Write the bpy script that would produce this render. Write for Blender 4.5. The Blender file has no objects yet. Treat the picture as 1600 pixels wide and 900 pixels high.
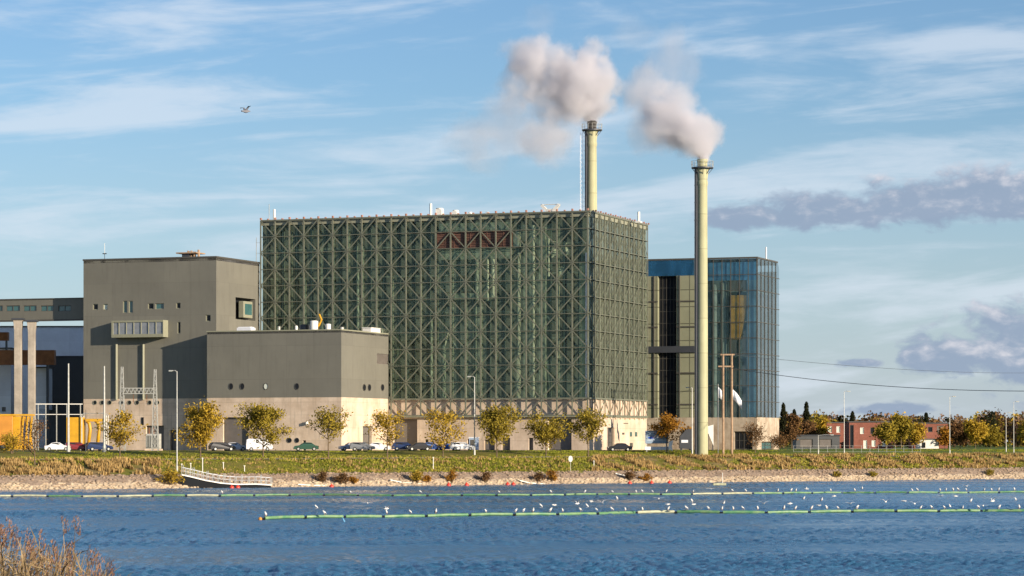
import bpy, math, random
import numpy as np
from mathutils import Vector, Matrix

random.seed(7)
RNG = np.random.default_rng(11)
SC = bpy.context.scene
COL = SC.collection
rad = math.radians

# ------------------------------------------------------------------ camera
F = 4395.0            # focal length in photo pixels (1600 wide)
EYE = 6.9             # camera height above the water
HZ = 690.0            # row of the horizon in the photo
cam_d = bpy.data.cameras.new('camera')
cam = bpy.data.objects.new('camera', cam_d)
COL.objects.link(cam)
cam.location = (0, 0, EYE)
cam.rotation_euler = (rad(90), 0, 0)
cam_d.sensor_width = 36
cam_d.lens = F / 1600 * 36
cam_d.shift_y = (HZ - 450) / 1600
cam_d.clip_start = 0.5
cam_d.clip_end = 20000
SC.camera = cam

# ------------------------------------------------------------------ light
SUN_AZ = 50.0         # degrees to the right of straight behind the camera
SUN_EL = 13.0
sd = bpy.data.lights.new('sun', 'SUN')
sd.energy = 4.8
sd.angle = rad(0.53)
sd.color = (1.0, 0.85, 0.66)
so = bpy.data.objects.new('sun', sd)
COL.objects.link(so)
sdir = Vector((math.sin(rad(SUN_AZ)) * math.cos(rad(SUN_EL)),
               -math.cos(rad(SUN_AZ)) * math.cos(rad(SUN_EL)), math.sin(rad(SUN_EL))))
so.rotation_euler = sdir.to_track_quat('Z', 'Y').to_euler()
so.location = (60, -60, 80)

SC.view_settings.view_transform = 'Standard'
SC.view_settings.look = 'None'
SC.view_settings.exposure = 0.74
SC.view_settings.gamma = 1.0
SC.view_settings.use_curve_mapping = False


class N:
    """small helper round a node tree"""
    def __init__(s, tree):
        s.t = tree; s.n = tree.nodes; s.l = tree.links
    def new(s, typ, **kw):
        nd = s.n.new(typ)
        for k, v in kw.items():
            setattr(nd, k, v)
        return nd
    def link(s, a, b):
        s.l.new(a, b)
    def put(s, v, sock):
        if isinstance(v, bpy.types.NodeSocket):
            s.l.new(v, sock)
        elif v is not None:
            if hasattr(sock.default_value, '__len__') and not hasattr(v, '__len__'):
                v = (v,) * len(sock.default_value)
            if hasattr(v, '__len__') and len(sock.default_value) == 4 and len(v) == 3:
                v = (*v, 1)
            sock.default_value = v
    def math(s, op, a, b=None, c=None, clamp=False):
        nd = s.new('ShaderNodeMath', operation=op); nd.use_clamp = clamp
        s.put(a, nd.inputs[0]); s.put(b, nd.inputs[1])
        if c is not None: s.put(c, nd.inputs[2])
        return nd.outputs[0]
    def vmath(s, op, a, b=None, out=0):
        nd = s.new('ShaderNodeVectorMath', operation=op)
        s.put(a, nd.inputs[0])
        if b is not None:
            if op == 'SCALE': s.put(b, nd.inputs[3])
            else: s.put(b, nd.inputs[1])
        return nd.outputs[out]
    def mix(s, f, a, b, blend='MIX'):
        nd = s.new('ShaderNodeMix', data_type='RGBA', blend_type=blend)
        s.put(f, nd.inputs[0]); s.put(a, nd.inputs[6]); s.put(b, nd.inputs[7])
        return nd.outputs[2]
    def noise(s, vec, scale, detail=4, rough=0.55, dist=0.0, out=0):
        nd = s.new('ShaderNodeTexNoise')
        if vec is not None: s.put(vec, nd.inputs['Vector'])
        nd.inputs['Scale'].default_value = scale
        nd.inputs['Detail'].default_value = detail
        nd.inputs['Roughness'].default_value = rough
        nd.inputs['Distortion'].default_value = dist
        return nd.outputs[out]
    def ramp(s, v, a, b, lo=0.0, hi=1.0, smooth=True):
        nd = s.new('ShaderNodeMapRange')
        nd.interpolation_type = 'SMOOTHSTEP' if smooth else 'LINEAR'
        s.put(v, nd.inputs[0])
        nd.inputs[1].default_value = a; nd.inputs[2].default_value = b
        nd.inputs[3].default_value = lo; nd.inputs[4].default_value = hi
        return nd.outputs[0]
    def comb(s, x, y, z=0.0):
        nd = s.new('ShaderNodeCombineXYZ')
        s.put(x, nd.inputs[0]); s.put(y, nd.inputs[1]); s.put(z, nd.inputs[2])
        return nd.outputs[0]
    def sep(s, v):
        nd = s.new('ShaderNodeSeparateXYZ'); s.put(v, nd.inputs[0])
        return nd.outputs


# ------------------------------------------------------------------ world
W = bpy.data.worlds.new('World')
SC.world = W
W.use_nodes = True
w = N(W.node_tree)
w.n.clear()
sky = w.new('ShaderNodeTexSky')
sky.sky_type = 'NISHITA'
sky.sun_disc = False
sky.sun_elevation = rad(SUN_EL)
sky.sun_rotation = rad(180 - SUN_AZ)
sky.air_density = 1.0
sky.dust_density = 0.3
sky.ozone_density = 2.2
tc = w.new('ShaderNodeTexCoord')
dx, dy, dz = w.sep(tc.outputs['Generated'])
az = w.math('DEGREES', w.math('ARCTAN2', dx, dy))
el = w.math('DEGREES', w.math('ARCSINE', dz))


def px_az(px): return math.degrees(math.atan((px - 800) / F))
def py_el(py): return math.degrees(math.atan((HZ - py) / F))


# cirrus streaks, long and slightly tilted
cv = w.comb(w.math('MULTIPLY', az, 0.16), w.math('SUBTRACT', w.math('MULTIPLY', el, 1.15), w.math('MULTIPLY', az, 0.085)), 3.7)
ci = w.noise(cv, 0.9, 6, 0.55, 0.55)
ci2 = w.noise(w.comb(w.math('MULTIPLY', az, 0.5), w.math('MULTIPLY', el, 2.6), 9.0), 1.3, 5, 0.6, 0.3)
cim = w.ramp(w.math('ADD', w.math('MULTIPLY', ci, 0.8), w.math('MULTIPLY', ci2, 0.2)), 0.44, 0.66, 0, 0.62)
SKYCOL = sky.outputs[0]
# the cold clear air of the day: a touch more blue than the model gives this near the horizon
skyc = w.mix(1.0, SKYCOL, (0.84, 1.0, 1.26), 'MULTIPLY')
low = w.ramp(el, 0.0, 7.0, 0.62, 0.0, False)
skyc = w.mix(low, skyc, (4.75, 5.6, 7.2))
skyc = w.mix(cim, skyc, (6.6, 7.3, 8.2))


def cumulus(cur, boxes, scale, seed, thr, soft, amount=0.9, e_mid=4.95, e_k=0.45, lo_=(2.75, 3.5, 4.75)):
    """lumpy clouds: a soft region in azimuth and elevation broken up by noise"""
    nv = w.comb(az, w.math('MULTIPLY', el, 1.7), seed)
    n1 = w.noise(nv, scale, 7, 0.58, 0.25)
    m = None
    for (a0, e0, ra, re) in boxes:
        q = w.math('SQRT', w.math('ADD',
                   w.math('POWER', w.math('DIVIDE', w.math('SUBTRACT', az, a0), ra), 2.0),
                   w.math('POWER', w.math('DIVIDE', w.math('SUBTRACT', el, e0), re), 2.0)))
        k = w.math('SUBTRACT', 1.0, q)
        m = k if m is None else w.math('MAXIMUM', m, k)
    d = w.math('ADD', m, w.math('MULTIPLY', w.math('SUBTRACT', n1, 0.5), 2.2))
    mask = w.ramp(d, thr, thr + soft, 0, amount)
    # form of the cloud: brighter where it thins out towards the sun
    n1b = w.noise(w.vmath('ADD', nv, (0.16, 0.30, 0.0)), scale, 7, 0.58, 0.25)
    rel = w.math('SUBTRACT', n1, n1b)
    n2 = w.noise(w.comb(az, w.math('MULTIPLY', el, 2.2), seed + 4), scale * 1.6, 5, 0.6)
    hi = w.math('MULTIPLY', w.math('SUBTRACT', el, e_mid), e_k)
    tone = w.ramp(w.math('ADD', w.math('ADD', w.math('MULTIPLY', rel, 2.0), w.math('MULTIPLY', w.math('SUBTRACT', n2, 0.5), 0.5)), hi), -0.12, 0.85)
    c = w.mix(tone, lo_, (6.9, 6.8, 7.3))
    return w.mix(mask, cur, c)


skyc = cumulus(skyc, [(px_az(1150), py_el(345), 0.8, 0.30), (px_az(1300), py_el(330), 1.7, 0.42),
                      (px_az(1430), py_el(318), 1.6, 0.52), (px_az(1560), py_el(310), 1.9, 0.62), (px_az(1700), py_el(300), 2.0, 0.7)],
               1.25, 2.0, -0.12, 0.55, 0.9)
skyc = cumulus(skyc, [(px_az(1480), py_el(555), 1.1, 0.55), (px_az(1570), py_el(530), 1.2, 0.95), (px_az(1680), py_el(560), 1.9, 1.2),
                      (px_az(1400), py_el(640), 1.2, 0.18), (px_az(1340), py_el(568), 0.6, 0.12)],
               1.2, 8.0, -0.05, 0.5, 0.9, 2.0, 0.22)
bg = w.new('ShaderNodeBackground')
w.link(skyc, bg.inputs[0])
bg.inputs[1].default_value = 0.0665
wo = w.new('ShaderNodeOutputWorld')
w.link(bg.outputs[0], wo.inputs[0])

# ------------------------------------------------------------------ cycles
SC.render.engine = 'CYCLES'
cy = SC.cycles
cy.use_denoising = True
cy.max_bounces = 8
cy.transparent_max_bounces = 12
cy.volume_bounces = 6
cy.volume_step_rate = 0.35
cy.volume_max_steps = 256
cy.caustics_reflective = False
cy.caustics_refractive = False
cy.use_adaptive_sampling = True
cy.adaptive_threshold = 0.02


# ------------------------------------------------------------------ materials
def material(name, col, rough=0.7, spec=0.4, metal=0.0, var=0.15, scale=0.6, col2=None, bump=0.0, bscale=8.0,
             streak=0.0, seams=None, seam_dark=0.75):
    m = bpy.data.materials.new(name)
    m.use_nodes = True
    k = N(m.node_tree); k.n.clear()
    out = k.new('ShaderNodeOutputMaterial')
    p = k.new('ShaderNodeBsdfPrincipled')
    k.link(p.outputs[0], out.inputs[0])
    t = k.new('ShaderNodeTexCoord').outputs['Object']
    n1 = k.noise(t, scale, 5, 0.6)
    c2 = col2 if col2 else tuple(c * (1 - var * 1.6) for c in col)
    c = k.mix(k.ramp(n1, 0.3, 0.7), col, c2)
    if var:
        n2 = k.noise(t, scale * 9, 3, 0.6)
        c = k.mix(k.ramp(n2, 0.35, 0.75, 0, var), c, tuple(x * 0.6 for x in col))
    x, y, z = k.sep(t)
    if streak:
        sv = k.comb(k.math('ADD', x, y), k.math('MULTIPLY', z, 0.10), 0.0)
        n3 = k.noise(sv, 1.6, 4, 0.6)
        c = k.mix(k.ramp(n3, 0.48, 0.75, 0, streak), c, tuple(q * 0.45 for q in col))
    if seams:
        br = k.new('ShaderNodeTexBrick')
        br.offset = seams[3] if len(seams) > 3 else 0.0
        k.put(k.comb(k.math('ADD', x, y), z, 0), br.inputs['Vector'])
        br.inputs['Scale'].default_value = 1.0
        br.inputs['Brick Width'].default_value = seams[0]
        br.inputs['Row Height'].default_value = seams[1]
        br.inputs['Mortar Size'].default_value = seams[2]
        br.inputs['Mortar Smooth'].default_value = 0.1
        br.inputs['Color1'].default_value = (1, 1, 1, 1)
        br.inputs['Color2'].default_value = (0.90, 0.90, 0.91, 1)
        br.inputs['Mortar'].default_value = (seam_dark,) * 3 + (1,)
        c = k.mix(1.0, c, br.outputs[0], 'MULTIPLY')
    k.put(c, p.inputs['Base Color'])
    p.inputs['Roughness'].default_value = rough
    p.inputs['Specular IOR Level'].default_value = spec
    p.inputs['Metallic'].default_value = metal
    if bump:
        b = k.new('ShaderNodeBump')
        b.inputs['Strength'].default_value = bump
        b.inputs['Distance'].default_value = 0.1
        k.put(k.noise(t, bscale, 4, 0.6), b.inputs['Height'])
        k.link(b.outputs[0], p.inputs['Normal'])
    return m


def glass(name, tint, trans, refl_rough=0.04, diff=(0.3, 0.35, 0.3), diff_amt=0.15, seam=None, wave=0.02, refl=(0.9, 0.95, 0.95), r0=0.10, rk=0.9):
    """window glass: partly clear, partly mirror, with a diffuse film for dirt or painted sky blue"""
    m = bpy.data.materials.new(name)
    m.use_nodes = True
    k = N(m.node_tree); k.n.clear()
    out = k.new('ShaderNodeOutputMaterial')
    t = k.new('ShaderNodeTexCoord').outputs['Object']
    tr = k.new('ShaderNodeBsdfTransparent'); tr.inputs[0].default_value = (*tint, 1)
    gl = k.new('ShaderNodeBsdfGlossy'); gl.inputs['Roughness'].default_value = refl_rough
    gl.inputs[0].default_value = (*refl, 1)
    df = k.new('ShaderNodeBsdfDiffuse')
    x, y, z = k.sep(t)
    nn = k.noise(k.comb(k.math('MULTIPLY', k.math('ADD', x, y), 1.0), k.math('MULTIPLY', z, 0.35), 0), 0.35, 4, 0.6)
    k.put(k.mix(k.ramp(nn, 0.3, 0.7), diff, tuple(q * 0.55 for q in diff)), df.inputs[0])
    b = k.new('ShaderNodeBump'); b.inputs['Strength'].default_value = wave * 10; b.inputs['Distance'].default_value = 0.05
    k.put(k.noise(t, 0.45, 2, 0.5), b.inputs['Height'])
    k.link(b.outputs[0], gl.inputs['Normal'])
    fr = k.new('ShaderNodeFresnel'); fr.inputs[0].default_value = 1.55
    rf = k.math('ADD', k.math('MULTIPLY', fr.outputs[0], rk), r0, clamp=True)
    m1 = k.new('ShaderNodeMixShader'); k.put(diff_amt, m1.inputs[0])
    m1.inputs[0].default_value = diff_amt
    k.link(tr.outputs[0], m1.inputs[1]); k.link(df.outputs[0], m1.inputs[2])
    m2 = k.new('ShaderNodeMixShader')
    k.link(rf, m2.inputs[0]); k.link(m1.outputs[0], m2.inputs[1]); k.link(gl.outputs[0], m2.inputs[2])
    k.link(m2.outputs[0], out.inputs[0])
    return m


M = {}
M['cladding'] = material('cladding', (0.182, 0.176, 0.145), 0.6, 0.5, var=0.09, scale=0.10, seams=(5.4, 6.1, 0.05), seam_dark=0.84, streak=0.22)
M['cladding_dark'] = material('cladding_dark', (0.08, 0.085, 0.09), 0.6, 0.4, var=0.08, scale=0.3)
M['concrete'] = material('concrete', (0.72, 0.585, 0.455), 0.85, 0.3, var=0.2, scale=0.28, col2=(0.52, 0.40, 0.29), streak=0.45, seams=(5.0, 2.35, 0.035, 0.0), seam_dark=0.72, bump=0.2)
M['concrete_rough'] = material('concrete_rough', (0.52, 0.44, 0.34), 0.9, 0.2, var=0.3, scale=0.5, col2=(0.33, 0.25, 0.18), streak=0.4, bump=0.5, bscale=2)
M['lattice'] = material('lattice', (0.16, 0.168, 0.125), 0.55, 0.5, var=0.15, scale=1.5)
M['glass_main'] = glass('glass_main', (0.93, 1.0, 0.92), 0.5, diff=(0.27, 0.34, 0.25), diff_amt=0.27, refl=(0.5, 0.62, 0.5), r0=0.03, rk=0.5)
M['glass_side'] = glass('glass_side', (0.42, 0.54, 0.46), 0.5, diff=(0.20, 0.225, 0.165), diff_amt=0.80, wave=0.02, refl=(0.6, 0.68, 0.6))
M['glass_blue'] = glass('glass_blue', (0.88, 0.96, 1.0), 0.5, diff=(0.10, 0.22, 0.30), diff_amt=0.12, wave=0.03, refl=(0.6, 0.85, 1.0), r0=0.05, rk=0.6)
M['glass_band'] = glass('glass_band', (0.4, 0.6, 0.8), 0.5, diff=(0.03, 0.13, 0.27), diff_amt=0.75, wave=0.03)  # diffuse blue painted in for the sky mirrored in the top band
M['glass_tower_side'] = glass('glass_tower_side', (0.7, 0.8, 0.85), 0.5, diff=(0.10, 0.15, 0.18), diff_amt=0.45, wave=0.03)
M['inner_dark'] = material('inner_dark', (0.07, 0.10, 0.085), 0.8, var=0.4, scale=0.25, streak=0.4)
M['inner_floor'] = material('inner_floor', (0.30, 0.36, 0.29), 0.8, var=0.2)
M['pale_duct'] = material('pale_duct', (0.85, 0.88, 0.66), 0.4, 0.5, var=0.15, scale=0.8)
M['mid_green'] = material('mid_green', (0.40, 0.48, 0.36), 0.5, var=0.2, scale=0.5)
M['bay_panel'] = material('bay_panel', (0.34, 0.43, 0.33), 0.7, var=0.4, scale=0.3, col2=(0.18, 0.24, 0.19), seams=(3.0, 3.1, 0.08), seam_dark=0.6)
M['bay_pane'] = material('bay_pane', (0.25, 0.27, 0.30), 0.25, 0.6, var=0.2, scale=0.5)
M['pylon'] = material('pylon', (0.42, 0.37, 0.31), 0.9, 0.2, var=0.25, scale=0.4, streak=0.4)
M['louver'] = material('louver', (0.17, 0.085, 0.06), 0.6, var=0.3, scale=1.0)
M['window'] = material('window', (0.012, 0.014, 0.018), 0.3, 0.3, var=0.0)
M['window_pale'] = material('window_pale', (0.62, 0.66, 0.58), 0.2, 0.6, var=0.05)
M['window_teal'] = material('window_teal', (0.05, 0.13, 0.13), 0.12, 0.8, var=0.1)
M['frame_pale'] = material('frame_pale', (0.27, 0.27, 0.195), 0.5, var=0.05)
M['frame_dark'] = material('frame_dark', (0.08, 0.075, 0.065), 0.5, var=0.05)
M['door_metal'] = material('door_metal', (0.17, 0.15, 0.135), 0.5, 0.5, var=0.12, scale=0.8)
M['roofing'] = material('roofing', (0.10, 0.10, 0.10), 0.9, var=0.2)
M['roof_red'] = material('roof_red', (0.42, 0.22, 0.17), 0.7, var=0.2)
M['chimney'] = material('chimney', (0.46, 0.45, 0.27), 0.75, 0.3, var=0.08, scale=0.3, streak=0.3, seams=(40.0, 6.2, 0.09), seam_dark=0.75)
M['soot'] = material('soot', (0.05, 0.045, 0.04), 0.8, var=0.2, scale=2)
M['steel_dark'] = material('steel_dark', (0.05, 0.055, 0.065), 0.5, 0.5, var=0.1)
M['galvanised'] = material('galvanised', (0.50, 0.50, 0.46), 0.45, 0.5, 0.3, var=0.15, scale=3)
M['white_paint'] = material('white_paint', (0.78, 0.76, 0.70), 0.5, var=0.06)
M['white_grey'] = material('white_grey', (0.80, 0.82, 0.86), 0.6, var=0.08, scale=0.3, seams=(6.0, 4.0, 0.04), seam_dark=0.85)
M['brown_steel'] = material('brown_steel', (0.36, 0.14, 0.05), 0.7, var=0.3)
M['yellow'] = material('yellow', (0.62, 0.33, 0.015), 0.5, 0.5, var=0.12, scale=1)
M['orange'] = material('orange', (0.60, 0.26, 0.04), 0.5, 0.5, var=0.12)
M['red_buoy'] = material('red_buoy', (0.75, 0.06, 0.03), 0.4, 0.5, var=0.1)
M['boom_green'] = material('boom_green', (0.055, 0.20, 0.09), 0.45, 0.5, var=0.3, scale=1.4, col2=(0.22, 0.33, 0.15))
M['boom_cream'] = material('boom_cream', (0.50, 0.50, 0.33), 0.5, 0.4, var=0.2, scale=2)
M['rubber'] = material('rubber', (0.015, 0.017, 0.02), 0.8, 0.1, var=0.1)
M['brick_red'] = material('brick_red', (0.31, 0.12, 0.085), 0.85, 0.2, var=0.2, scale=0.5, seams=(1.2, 0.6, 0.05, 0.5), seam_dark=0.85)
M['bark'] = material('bark', (0.19, 0.14, 0.09), 0.9, 0.1, var=0.3, scale=4)
M['wood_pole'] = material('wood_pole', (0.42, 0.29, 0.19), 0.85, 0.1, var=0.2, scale=2)
M['gull'] = material('gull', (0.80, 0.77, 0.72), 0.8, 0.2, var=0.05)
M['gull_grey'] = material('gull_grey', (0.22, 0.22, 0.24), 0.8, 0.2, var=0.1, scale=5)
M['flag'] = material('flag', (0.80, 0.82, 0.86), 0.8, 0.1, var=0.03)
M['sign_blue'] = material('sign_blue', (0.25, 0.33, 0.43), 0.4, 0.4, var=0.05)
M['logo_blue'] = material('logo_blue', (0.02, 0.08, 0.45), 0.4, 0.4, var=0.0)
M['letter'] = material('letter', (0.62, 0.68, 0.74), 0.4, 0.4, var=0.0)
M['asphalt'] = material('asphalt', (0.06, 0.06, 0.06), 0.9, 0.2, var=0.2, scale=1)
M['path_grit'] = material('path_grit', (0.33, 0.29, 0.24), 0.9, 0.2, var=0.2, scale=1)
M['stone'] = material('stone', (0.36, 0.27, 0.20), 0.95, 0.1, var=0.3, scale=1.2, col2=(0.22, 0.165, 0.12), bump=0.8, bscale=3)
M['stone_pale'] = material('stone_pale', (0.55, 0.44, 0.31), 0.95, 0.1, var=0.3, scale=0.5, col2=(0.36,0.28,0.20), bump=0.6, bscale=3)
M['grass'] = material('grass', (0.16, 0.17, 0.02), 0.95, 0.1, var=0.3, scale=0.25, col2=(0.21, 0.165, 0.05), bump=0.6, bscale=3)
M['lawn'] = material('lawn', (0.10, 0.15, 0.025), 0.95, 0.1, var=0.2, scale=0.2, col2=(0.13, 0.15, 0.035))
M['soil_dry'] = material('soil_dry', (0.30, 0.20, 0.09), 0.95, 0.1, var=0.3, scale=0.6, col2=(0.17, 0.15, 0.05), bump=0.6, bscale=3)
M['mud'] = material('mud', (0.06, 0.05, 0.04), 0.9, 0.2, var=0.2)


def leafmat(name, a, b, scale=1.2, trans=0.25):
    m = bpy.data.materials.new(name); m.use_nodes = True
    k = N(m.node_tree); k.n.clear()
    out = k.new('ShaderNodeOutputMaterial')
    t = k.new('ShaderNodeTexCoord').outputs['Object']
    g = k.new('ShaderNodeNewGeometry')
    n1 = k.noise(t, scale, 3, 0.6)
    f = k.math('ADD', k.math('MULTIPLY', n1, 0.9), k.math('MULTIPLY', g.outputs['Random Per Island'], 0.55))
    c = k.mix(k.ramp(f, 0.42, 1.0, smooth=False), a, b)
    d = k.new('ShaderNodeBsdfDiffuse'); k.put(c, d.inputs[0])
    tl = k.new('ShaderNodeBsdfTranslucent'); k.put(c, tl.inputs[0])
    mx = k.new('ShaderNodeMixShader'); mx.inputs[0].default_value = trans
    k.link(d.outputs[0], mx.inputs[1]); k.link(tl.outputs[0], mx.inputs[2]); k.link(mx.outputs[0], out.inputs[0])
    return m


M['leaf_olive'] = leafmat('leaf_olive', (0.15, 0.12, 0.02), (0.40, 0.30, 0.045))
M['leaf_yellow'] = leafmat('leaf_yellow', (0.22, 0.15, 0.02), (0.55, 0.37, 0.05))
M['leaf_brown'] = leafmat('leaf_brown', (0.085, 0.05, 0.025), (0.24, 0.13, 0.055))
M['leaf_orange'] = leafmat('leaf_orange', (0.22, 0.10, 0.02), (0.42, 0.21, 0.03))
M['needle'] = leafmat('needle', (0.014, 0.02, 0.012), (0.05, 0.05, 0.022))
M['twig_brown'] = leafmat('twig_brown', (0.13, 0.085, 0.055), (0.30, 0.19, 0.12), 0.15)
M['straw'] = leafmat('straw', (0.26, 0.17, 0.065), (0.58, 0.40, 0.17), 0.25)
M['grass_blade'] = leafmat('grass_blade', (0.12, 0.16, 0.016), (0.42, 0.36, 0.07), 0.2)
M['lawn_blade'] = leafmat('lawn_blade', (0.13, 0.17, 0.016), (0.34, 0.33, 0.05), 0.15)
M['reed'] = leafmat('reed', (0.03, 0.022, 0.012), (0.60, 0.44, 0.24), 1.6)
M['reed_plume'] = leafmat('reed_plume', (0.10, 0.06, 0.045), (0.42, 0.24, 0.15), 2.0)


# ------------------------------------------------------------------ mesh building
class MB:
    def __init__(s):
        s.v = []; s.f = []
    def box(s, x0, x1, y0, y1, z0, z1):
        x0, x1 = sorted((x0, x1)); y0, y1 = sorted((y0, y1)); z0, z1 = sorted((z0, z1))
        b = len(s.v)
        s.v += [(x0, y0, z0), (x1, y0, z0), (x1, y1, z0), (x0, y1, z0), (x0, y0, z1), (x1, y0, z1), (x1, y1, z1), (x0, y1, z1)]
        s.f += [tuple(b + i for i in q) for q in ((0, 3, 2, 1), (4, 5, 6, 7), (0, 1, 5, 4), (1, 2, 6, 5), (2, 3, 7, 6), (3, 0, 4, 7))]
        return s
    def bar(s, p, q, w_, d=None, up=(0, 0, 1)):
        """square bar from p to q"""
        p = Vector(p); q = Vector(q); d = d or w_
        a = (q - p).normalized(); up = Vector(up)
        if abs(a.dot(up)) > 0.98: up = Vector((0, 1, 0))
        r = a.cross(up).normalized(); t = r.cross(a).normalized()
        b = len(s.v)
        for c in (p, q):
            for sx, sy in ((-1, -1), (1, -1), (1, 1), (-1, 1)):
                s.v.append(tuple(c + r * (sx * w_ / 2) + t * (sy * d / 2)))
        s.f += [tuple(b + i for i in q_) for q_ in ((0, 1, 2, 3), (7, 6, 5, 4), (0, 4, 5, 1), (1, 5, 6, 2), (2, 6, 7, 3), (3, 7, 4, 0))]
        return s
    def tube(s, pts, radii, n=8, cap=True):
        pts = [Vector(p) for p in pts]
        if not hasattr(radii, '__len__'): radii = [radii] * len(pts)
        base = len(s.v)
        ref = None
        for i, p in enumerate(pts):
            a = (pts[min(i + 1, len(pts) - 1)] - pts[max(i - 1, 0)])
            if a.length < 1e-6: a = Vector((0, 0, 1))
            a.normalize()
            if ref is None: ref = Vector((1, 0, 0)) if abs(a.x) < 0.9 else Vector((0, 1, 0))
            r = a.cross(ref).normalized(); t = a.cross(r).normalized()
            for j in range(n):
                an = 2 * math.pi * j / n
                s.v.append(tuple(p + (r * math.cos(an) + t * math.sin(an)) * radii[i]))
        for i in range(len(pts) - 1):
            for j in range(n):
                a0 = base + i * n + j; a1 = base + i * n + (j + 1) % n
                s.f.append((a0, a1, a1 + n, a0 + n))
        if cap:
            s.f.append(tuple(base + j for j in range(n))[::-1])
            e = base + (len(pts) - 1) * n
            s.f.append(tuple(e + j for j in range(n)))
        return s
    def lathe(s, cx, cy_, prof, n=32):
        """prof: list of (radius, z)"""
        base = len(s.v)
        for r, z in prof:
            for j in range(n):
                an = 2 * math.pi * j / n
                s.v.append((cx + r * math.cos(an), cy_ + r * math.sin(an), z))
        for i in range(len(prof) - 1):
            for j in range(n):
                a0 = base + i * n + j; a1 = base + i * n + (j + 1) % n
                s.f.append((a0, a1, a1 + n, a0 + n))
        return s
    def quad(s, a, b, c, d):
        i = len(s.v); s.v += [tuple(a), tuple(b), tuple(c), tuple(d)]; s.f.append((i, i + 1, i + 2, i + 3)); return s
    def poly(s, pts):
        i = len(s.v); s.v += [tuple(p) for p in pts]; s.f.append(tuple(range(i, i + len(pts)))); return s
    def prism(s, pts2, fn, d0, d1):
        """extrude a 2-d outline; fn(a, b, d) -> xyz"""
        n = len(pts2); i = len(s.v)
        s.v += [tuple(fn(a, b, d0)) for a, b in pts2] + [tuple(fn(a, b, d1)) for a, b in pts2]
        s.f.append(tuple(range(i, i + n))); s.f.append(tuple(range(i + n, i + 2 * n))[::-1])
        for j in range(n):
            k = (j + 1) % n
            s.f.append((i + j, i + n + j, i + n + k, i + k))
        return s
    def holewall(s, P0, U, V, Nn, w_, h, holes, depth=0.4):
        """a wall face w x h from P0 along U and V with real openings, reveals going inward along Nn"""
        P0 = Vector(P0); U = Vector(U); V = Vector(V); Nn = Vector(Nn)
        xs = sorted({0.0, w_} | {max(0, min(w_, q)) for r in holes for q in r[:2]})
        ys = sorted({0.0, h} | {max(0, min(h, q)) for r in holes for q in r[2:4]})
        for a0, a1 in zip(xs, xs[1:]):
            for b0, b1 in zip(ys, ys[1:]):
                ca, cb = (a0 + a1) / 2, (b0 + b1) / 2
                if any(r[0] < ca < r[1] and r[2] < cb < r[3] for r in holes): continue
                s.quad(P0 + U * a0 + V * b0, P0 + U * a1 + V * b0, P0 + U * a1 + V * b1, P0 + U * a0 + V * b1)
        for r in holes:
            c = [(r[0], r[2]), (r[1], r[2]), (r[1], r[3]), (r[0], r[3])]
            for i in range(4):
                (a, b), (a2, b2) = c[i], c[(i + 1) % 4]
                p = P0 + U * a + V * b; q = P0 + U * a2 + V * b2
                s.quad(p, q, q + Nn * depth, p + Nn * depth)
        return s
    def build(s, name, mat, parent=None, smooth=False, label=None, bevel=0.0):
        me = bpy.data.meshes.new(name)
        me.from_pydata(s.v, [], s.f)
        me.update()
        if mat is not None:
            me.materials.append(M[mat] if isinstance(mat, str) else mat)
        if smooth:
            me.polygons.foreach_set('use_smooth', [True] * len(me.polygons))
        o = bpy.data.objects.new(name, me)
        COL.objects.link(o)
        if parent is not None: o.parent = parent
        if label: o['label'] = label
        if bevel:
            b = o.modifiers.new('bevel', 'BEVEL'); b.width = bevel; b.segments = 2; b.limit_method = 'ANGLE'
        return o


def fast_mesh(name, verts, faces, mat, parent=None, smooth=False):
    """numpy arrays: verts (n,3), faces (m,k)"""
    me = bpy.data.meshes.new(name)
    k = faces.shape[1]
    me.vertices.add(len(verts)); me.vertices.foreach_set('co', verts.astype(np.float32).ravel())
    me.loops.add(faces.size); me.loops.foreach_set('vertex_index', faces.astype(np.int32).ravel())
    me.polygons.add(len(faces))
    me.polygons.foreach_set('loop_start', np.arange(0, faces.size, k, dtype=np.int32))
    me.polygons.foreach_set('loop_total', np.full(len(faces), k, dtype=np.int32))
    if smooth: me.polygons.foreach_set('use_smooth', np.ones(len(faces), dtype=bool))
    me.update(calc_edges=True)
    for mm in (mat if isinstance(mat, (list, tuple)) else [mat]):
        me.materials.append(M[mm] if isinstance(mm, str) else mm)
    o = bpy.data.objects.new(name, me); COL.objects.link(o)
    if parent is not None: o.parent = parent
    return o


def tag(o, label=None, cat=None, group=None, kind=None):
    if label: o['label'] = label
    if cat: o['category'] = cat
    if group: o['group'] = group
    if kind: o['kind'] = kind
    return o


def thing(name, label, cat, loc=(0, 0, 0), rz=0.0, group=None):
    o = bpy.data.objects.new(name, None); COL.objects.link(o)
    o.location = loc; o.rotation_euler = (0, 0, rz); o.empty_display_size = 0.5
    return tag(o, label, cat, group)


def copy_tree(o, parent=None):
    c = o.copy(); COL.objects.link(c); c.parent = parent
    for ch in o.children: copy_tree(ch, c)
    return c


# ------------------------------------------------------------------ terrain
SD = Vector((0.8038, 0.5949)); SN = Vector((-0.5949, 0.8038))   # along the far shore, and inland
SO = Vector((0, 452))
PQ = [-400, -30, -3, 0, 1, 4, 6, 14, 28, 40, 60, 4000]
PZ = [-4, -4, -0.9, -0.05, 0.40, 1.85, 2.2, 3.8, 4.85, 5.3, 5.3, 5.3]


def shore_q(x, y): return ((x - SO.x) * SN.x + (y - SO.y) * SN.y)
def shore_t(x, y): return ((x - SO.x) * SD.x + (y - SO.y) * SD.y)
def ground_z(x, y): return float(np.interp(shore_q(x, y), PQ, PZ))


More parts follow.
